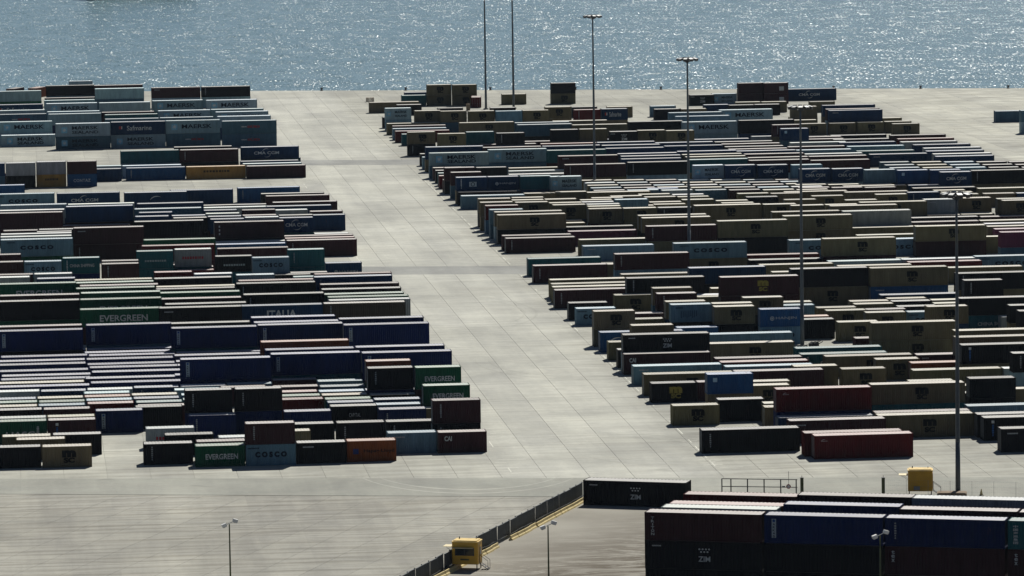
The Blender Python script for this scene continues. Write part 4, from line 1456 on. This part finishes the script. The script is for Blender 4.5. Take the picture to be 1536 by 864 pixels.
for k, (x, y) in enumerate(((729, 164), (770.5, 163), (892.3, 289), (1034.2, 398), (1203.5, 520), (1437, 741))):
    p = ground(x, y); root = empty('light_mast', (p[0], p[1], 0), .2*k); setp(root, MASTLAB[k], 'light mast', 'tall yard light masts')
    link('pole', mast_pole, root); link('base', mast_base, root); link('head_ring', mast_ring, root)
    for j in range(10):
        a = 2*math.pi*j/10; o = link('floodlight', flood, root, (1.15*math.cos(a), 1.15*math.sin(a), HM+.05), a-math.pi/2); o.rotation_euler[0] = -.25
        link('cover', visor, o)
# ------------------------------------------------------------------ small twin-head lamps
b = MB(); b.tube((0, 0, .02), (0, 0, 9), .11, .065, 10); lp = b.mesh('lamp_pole', M_OLIVE, True)
b = MB(); b.tube((-.38, 0, 8.9), (.45, 0, 9.25), .04, n=6); larm = b.mesh('lamp_arm', M_WHITE)
b = MB(); b.box(-.24, -.22, -.15, .24, .22, .15); b.box(-.20, -.18, -.21, .20, .18, -.15, 0); lh = b.mesh('lamp_head', M_WHITE)
b = MB(); b.box(-.19, -.17, -.225, .19, .17, -.212); ll = b.mesh('lamp_lens', M_GLASS)
b = MB(); b.box(-.3, -.3, 0, .3, .3, .12); lb = b.mesh('lamp_foot', M_QUAY)
for (x, y, z, lab) in ((344, 786, 9, 'twin-head lamp post standing on the open apron'), (822, 789, 9, 'twin-head lamp post on bare ground beside the sheet fence'), (1320, 803, 9, 'twin-head lamp post in front of the royal blue containers')):
    p = ground(x, y, z); root = empty('lamp_post', (p[0], p[1], 0), .15); setp(root, lab, 'lamp post', 'twin-head lamp posts')
    link('pole', lp, root); link('arm', larm, root); link('foot', lb, root)
    for hx, hz in ((-.55, 8.9), (.62, 9.32)):
        o = link('lamp_head', lh, root, (hx, 0, hz)); o.rotation_euler[1] = -.35 if hx < 0 else .3; link('lens', ll, o)
# ------------------------------------------------------------------ sheet steel fence with its low barrier
PL = 2.42
b = MB(); corrugated(b, -.02, PL+.02, 0, .05, .03, 1.92, pitch=.24); b.box(.0, -.03, 1.90, PL, .07, 1.95); b.box(.02, .055, .35, PL-.02, .10, .42); panel = b.mesh('fence_panel', M_FENCE)
b = MB(); b.box(-.05, -.05, 0, .05, .05, 2.02); post = b.mesh('fence_post', M_FENCE)
b = MB(); pr = [(-.25, 0), (.25, 0), (.20, .16), (.09, .24), (.07, .52), (-.07, .52), (-.09, .24), (-.20, .16)]
n0 = len(b.v); n = len(pr)
b.v += [(0.03, y, z) for y, z in pr]+[(PL-.03, y, z) for y, z in pr]
b.f += [tuple(range(n)), tuple(reversed(range(n, 2*n)))]+[(i, n+i, n+(i+1) % n, (i+1) % n) for i in range(n)]; b.mi += [0]*(n+2); barrier = b.mesh('barrier', M_BARRIER)
LF = np.linalg.norm(FB-FA); fa = math.atan2(fd[1], fd[0]); NP = int(LF/PL)
fence = empty('sheet_fence', (FB[0], FB[1], 0), fa+math.pi); setp(fence, 'long fence of dark corrugated steel sheets along the apron edge', 'fence')
for k in range(NP+4):
    o = link('panel', panel, fence, (k*PL+.3, .03*(k % 2), random.uniform(-.02, .06))); o.rotation_euler = (random.uniform(-.03, .03), random.uniform(-.018, .018), 0)
    link('post', post, fence, (k*PL+.3, -.10, 0))
row = empty('barrier_row', (FB[0]+fn[0]*.75, FB[1]+fn[1]*.75, 0), fa+math.pi); setp(row, 'row of ochre concrete barriers along the foot of the sheet fence', 'barrier')
for k in range(NP+4):
    if k in (13, 14): continue
    o = link('barrier', barrier, row, (k*PL, random.uniform(-.06, .06), 0)); o.rotation_euler[2] = random.uniform(-.015, .015)
# ------------------------------------------------------------------ yellow guard cabins on legs
def rounded(b, x0, y0, z0, x1, y1, z1, r, ns=4):
    pts = []
    for cx, cy, a0 in ((x1-r, y1-r, 0), (x0+r, y1-r, 90), (x0+r, y0+r, 180), (x1-r, y0+r, 270)):
        for i in range(ns+1):
            a = math.radians(a0+90*i/ns); pts.append((cx+r*math.cos(a), cy+r*math.sin(a)))
    b.prism(pts, z0, z1)
def cabin(p, rz, label, window, k):
    root = empty('guard_cabin', (p[0], p[1], 0), rz); setp(root, label, 'cabin', 'yellow guard cabins on legs')
    w, d, z0, z1 = 1.42, 1.0, .62, 2.95
    b = MB(); rounded(b, -w, -d, z0, w, d, z1, .12); body = link('body', b.mesh('cabin_body', M_YELLOW), root)
    b = MB(); rounded(b, -w-.05, -d-.05, z1, w+.05, d+.05, z1+.10, .15); rounded(b, -w+.12, -d+.12, z1+.10, w-.12, d-.12, z1+.20, .15); roof = link('roof', b.mesh('cabin_roof', M_CABROOF), root)
    b = MB(); b.tube((-.9, .4, z1+.2), (-.9, .4, z1+.42), .06, n=8); b.tube((.9, .5, z1+.2), (.9, .5, z1+.36), .035, n=6); link('vent', b.mesh('cabin_vent', M_DARK), roof)
    if window:
        b = MB(); b.box(-1.08, -d-.02, 1.55, 1.02, -d-.003, 2.38); wi = link('window', b.mesh('cabin_window', M_DARK), root)
        for x0, x1 in ((-1.02, -.08), (.0, .96)):
            b = MB(); b.box(x0, -d-.032, 1.61, x1, -d-.022, 2.32); link('pane', b.mesh('cabin_pane', M_GLASS), wi)
        b = MB(); b.box(-1.3, -d-.5, 2.38, .95, -d-.02, 2.43); o = link('awning', b.mesh('cabin_awning', M_CREAM), root)
        b = MB(); b.box(-.5, -d-.012, 1.05, .45, -d-.003, 1.22); link('plate', b.mesh('cabin_plate', M_OLIVE), root)
    else:
        b = MB(); b.box(.35, -d-.02, .95, 1.15, -d-.003, 2.6); link('panel', b.mesh('cabin_panel', M_YELLOW), root)
        b = MB(); b.box(-.75, -d-.22, .78, -.05, -d-.003, 1.2); link('air_unit', b.mesh('cabin_air_unit', M_STEEL), root)
    b = MB(); b.box(-w-1.05, -.8, 2.42, -w-.02, .75, 2.47); fl = link('side_flap', b.mesh('cabin_flap', M_CREAM), root)
    b = MB(); b.tube((-w-.02, -.6, 1.9), (-w-.75, -.6, 2.42), .02, n=5); b.tube((-w-.02, .55, 1.9), (-w-.75, .55, 2.42), .02, n=5); link('stay', b.mesh('cabin_stay', M_STEEL), fl)
    b = MB(); b.box(w-.012+.02, -.35, .75, w+.035, .45, 2.65); dr = link('door', b.mesh('cabin_door', M_YELLOW), root)
    b = MB(); b.box(w+.036, -.28, 1.6, w+.05, .38, 2.4); link('pane', b.mesh('door_pane', M_GLASS), dr)
    for sx in (-1, 1):
        for sy in (-1, 1):
            b = MB(); b.box(sx*(w-.15)-.05, sy*(d-.12)-.05, 0, sx*(w-.15)+.05, sy*(d-.12)+.05, z0); link('leg', b.mesh('cabin_leg', M_DARK), root)
    st = MB()
    for yy in (-.45, .45): st.tube((w+.05, yy, z0), (w+.95, yy, .05), .03, n=5)
    stair = link('stair', st.mesh('cabin_stair', M_DARK), root)
    for q in range(3):
        b = MB(); b.box(w+.22+q*.27, -.45, z0-.16-q*.18, w+.46+q*.27, .45, z0-.13-q*.18); link('step', b.mesh('stair_step', M_DARK), stair)
    b = MB()
    for yy in (-.47, .47): b.tube((w+.08, yy, z0+.95), (w+.95, yy, .95), .025, n=5); b.tube((w+.95, yy, .03), (w+.95, yy, .95), .025, n=5); b.tube((w+.08, yy, z0-.05), (w+.08, yy, z0+.95), .025, n=5)
    link('handrail', b.mesh('stair_handrail', M_DARK), stair)
cabin(ground(701, 853), math.radians(-19), 'yellow guard cabin with dark window beside the sheet fence', True, 0)
cabin(ground(1380.5, 743), math.radians(-10), 'windowless yellow guard cabin beside the tall mast at the gate', False, 1)
# ------------------------------------------------------------------ gate, posts, kerb
ga, gb = ground(1083, 743), ground(1200, 744.5); gl = np.linalg.norm(gb-ga); gang = math.atan2(gb[1]-ga[1], gb[0]-ga[0])
gate = empty('sliding_gate', (ga[0], ga[1], 0), gang); setp(gate, 'dark tubular sliding gate with a round red and white sign', 'gate')
b = MB()
for z in (.12, 1.05, 1.95): b.tube((0, 0, z), (gl-.3, 0, z), .05, n=6)
link('rail', b.mesh('gate_rail', M_DARK), gate)
for fx in (0, .12, .34, .56, .78, .985):
    b = MB(); b.tube((fx*(gl-.3), 0, .08), (fx*(gl-.3), 0, 1.98), .075, n=6); link('upright', b.mesh('gate_upright', M_DARK), gate)
b = MB()
for i in range(24): b.tube((i*(gl-.3)/24, 0, .15), (i*(gl-.3)/24, 0, .42), .012, n=4)
link('mesh_infill', b.mesh('gate_infill', M_DARK), gate)
sx_ = .885*(gl-.3)
b = MB(); b.tube((sx_, -.06, 1.15), (sx_, -.09, 1.15), .27, n=20); sg = link('sign', b.mesh('sign_disc', M_WHITE), gate)
b = MB()
for i in range(20):
    a0, a1 = 2*math.pi*i/20, 2*math.pi*(i+1)/20
    b.quad((sx_+.17*math.cos(a0), -.094, 1.15+.17*math.sin(a0)), (sx_+.27*math.cos(a0), -.094, 1.15+.27*math.sin(a0)), (sx_+.27*math.cos(a1), -.094, 1.15+.27*math.sin(a1)), (sx_+.17*math.cos(a1), -.094, 1.15+.17*math.sin(a1)))
link('sign_border', b.mesh('sign_border', M_RED), sg)
b = MB(); b.box(sx_-.75, -.07, 1.0, sx_-.4, -.05, 1.2); link('plate', b.mesh('gate_plate', M_STEEL), gate)
b = MB(); b.tube((sx_, .05, 1.3), (sx_, .05, 2.9), .025, n=6); link('aerial', b.mesh('gate_aerial', M_DARK), gate)
def gatepost(x, y, lab):
    p = ground(x, y); r = empty('gate_post', (p[0], p[1], 0)); setp(r, lab, 'post', 'gate posts')
    b = MB(); b.box(-.17, -.17, 0, .17, .17, 2.1); link('shaft', b.mesh('gate_post_shaft', M_OLIVE), r)
    b = MB(); b.box(-.20, -.20, 2.1, .20, .20, 2.16); b.tube((0, 0, 2.16), (0, 0, 2.4), .03, n=6); link('cap', b.mesh('gate_post_cap', M_DARK), r)
gatepost(1203, 744, 'thick olive post at the end of the sliding gate'); gatepost(1325, 744, 'lone olive post between the gate and the cabin')
def boxthing(name, x, y, sx, sy, sz, mat, lab, cat, rz=0, chamfer=.06):
    p = ground(x, y); b = MB()
    pts = [(-sx/2+chamfer, -sy/2), (sx/2-chamfer, -sy/2), (sx/2, -sy/2+chamfer), (sx/2, sy/2-chamfer), (sx/2-chamfer, sy/2), (-sx/2+chamfer, sy/2), (-sx/2, sy/2-chamfer), (-sx/2, -sy/2+chamfer)]
    b.prism(pts, 0, sz); b.prism([(x*.92, y*.9) for x, y in pts], sz, sz+.06)
    o = link(name, b.mesh(name, mat), None, (p[0], p[1], .01), rz); setp(o, lab, cat); return o
boxthing('mast_kerb', 1428, 744, 3.4, 1.8, .42, M_WOOD, 'low brown kerb block around the foot of the gate mast', 'kerb', math.radians(-12))
# traffic cone
p = ground(1472, 743); r = empty('traffic_cone', (p[0], p[1], 0)); setp(r, 'small ochre cone on the road beyond the kerb block', 'cone')
b = MB(); b.box(-.25, -.25, .01, .25, .25, .06); link('foot', b.mesh('cone_foot', M_DARK), r)
b = MB(); b.tube((0, 0, .06), (0, 0, .75), .19, .04, 12); link('cone', b.mesh('cone_body', M_BARRIER), r)
# wire mesh boundary fence beside the cabin
wa, wb = ground(1327, 745), ground(1590, 750); wl_ = np.linalg.norm(wb-wa); wf = empty('wire_fence', (wa[0], wa[1], 0), math.atan2(wb[1]-wa[1], wb[0]-wa[0])); setp(wf, 'thin wire fence running on from the lone olive post', 'fence')
for k in range(9):
    b = MB(); b.tube((k*wl_/8, 0, 0), (k*wl_/8, 0, 2.0), .015, n=6); link('post', b.mesh('wire_post', M_STEEL), wf)
b = MB()
for z in (.1, .7, 1.3, 1.95): b.tube((0, 0, z), (wl_, 0, z), .005, n=4)
for k in range(90): b.tube((k*wl_/90, 0, .1), (k*wl_/90, 0, 1.95), .0025, n=3)
setp(link('wire', b.mesh('fence_wire', M_STEEL), wf), kind='stuff')
# scrap lashing frames lying on the open ground in the wide block
p = ground(1222, 519.5); r = empty('scrap_frame', (p[0], p[1], 0), .4); setp(r, 'small heap of dark bent steel on bare ground beyond the teal containers', 'scrap')
for k in range(7):
    b = MB(); b.tube((random.uniform(-.9, .2), random.uniform(-.6, .6), .06), (random.uniform(.0, 1.4), random.uniform(-.6, .6), random.uniform(.2, 1.3)), .06, n=5); b.box(-.8+k*.2, -.4, 0, -.7+k*.2, .4, .5+.1*(k % 3)); link('bar', b.mesh('scrap_bar', M_DARK), r)
# pallets, end-on red container and small hut by the quay
p = ground(555, 152.5); r = empty('pallet_stack', (p[0], p[1], 0)); setp(r, 'two small stacks of timber pallets on the bare quayside concrete', 'pallets')
for sx in (-.55, .55):
    for k in range(7):
        b = MB(); b.box(sx-.45, -.5, k*.15+.09, sx+.45, .5, k*.15+.13)
        for q in (-.4, 0, .4): b.box(sx+q-.05, -.5, k*.15, sx+q+.05, .5, k*.15+.09)
        link('pallet', b.mesh('pallet', M_WOOD), r)
def turned(x, y, rz, col, lab, L=6.058, z=0):
    p = ground(x, y); root = empty('twenty_foot_container', (p[0], p[1], z), rz); setp(root, lab, 'container')
    bd, rf, fr, drs = container_meshes(L, 2.591, -1); c = PAINT[col]
    link('body', bd, root, color=c); link('roof', rf, root, color=c); link('frame', fr, root, color=c)
    for dm, rm in drs: d = link('door', dm, root, color=c); link('lock_rods', rm, d)
turned(714.5, 160.5, math.radians(84), 'r', 'red container standing end-on beside the waterside light mast')
turned(23, 147, math.radians(66), 'm', 'dark maroon container turned end-on behind the pale grey rows'); turned(56, 146, math.radians(66), 'R', 'rust brown container turned end-on behind the pale grey rows')
boxthing('small_hut', 702.3, 165.5, .9, 1.0, 1.5, M_WOOD, 'tiny brown hut beside the red end-on container', 'hut')
# mooring bollards along the quay edge
b = MB(); b.tube((0, 0, .01), (0, 0, .1), .42, n=12); b.tube((0, 0, .1), (0, 0, .55), .24, .22, 12); b.tube((0, 0, .55), (0, 0, .8), .40, .34, 12); bol = b.mesh('mooring_bollard', M_DARK)
for k in range(12):
    q = QA-np.array([0, 1.0])+qd*(-30+k*22.3); o = link('mooring_bollard', bol, None, (q[0], q[1], 0)); setp(o, 'squat dark iron mooring bollard on the quay edge', 'bollard', 'mooring bollards on the quay edge')
# ship under way beyond the quay: only its waterline dips into the picture
p = ground(212, -3.5, -2.2); ship = empty('cargo_ship', (p[0], p[1], -2.2), -.05); setp(ship, 'dark hull of a cargo ship out on the water', 'ship')
HLn, HB, HH = 21.0, 4.5, 5.0
b = MB(); secs = []
for f, wd in ((-1, .75), (-.8, 1), (.5, 1), (.8, .7), (1.0, .05)):
    secs.append([(f*HLn*.97, -HB*wd*.85, -1.0), (f*HLn, -HB*wd, HH), (f*HLn, HB*wd, HH), (f*HLn*.97, HB*wd*.85, -1.0)])
for s0, s1 in zip(secs[:-1], secs[1:]):
    for q in range(4): b.quad(s0[q], s1[q], s1[(q+1) % 4], s0[(q+1) % 4])
b.quad(*secs[0]); b.quad(*reversed(secs[-1])); link('hull', b.mesh('ship_hull', M_DARK), ship)
b = MB(); b.box(-19, -3.6, HH, -11, 3.6, HH+7.5); b.box(-18, -4.2, HH+7.5, -12.5, 4.2, HH+10); link('superstructure', b.mesh('ship_house', M_WHITE), ship)
b = MB(); b.box(-19.6, -1, HH+10, -17.4, 1, HH+13); link('funnel', b.mesh('ship_funnel', M_RED), ship)
b = MB(); b.box(-9, -3.2, HH, 3, 3.2, HH+1.2); b.box(4, -3, HH, 14, 3, HH+1.2); link('hatch', b.mesh('ship_hatch', M_STEEL), ship)
# ------------------------------------------------------------------ the air over the water
b = MB(); b.box(-2700, -60, -6.2, 2900, 4600, 90.0)
mt = bpy.data.materials.new('haze_air'); mt.use_nodes = True; nt = mt.node_tree; nt.nodes.clear()
out = nt.nodes.new('ShaderNodeOutputMaterial'); pv = nt.nodes.new('ShaderNodeVolumePrincipled')
pv.inputs['Color'].default_value = (0.66, 0.85, 1.0, 1); pv.inputs['Density'].default_value = 0.000014; pv.inputs['Anisotropy'].default_value = 0.2
nt.links.new(pv.outputs[0], out.inputs['Volume'])
hz = link('haze', b.mesh('haze', mt)); setp(hz, kind='stuff')
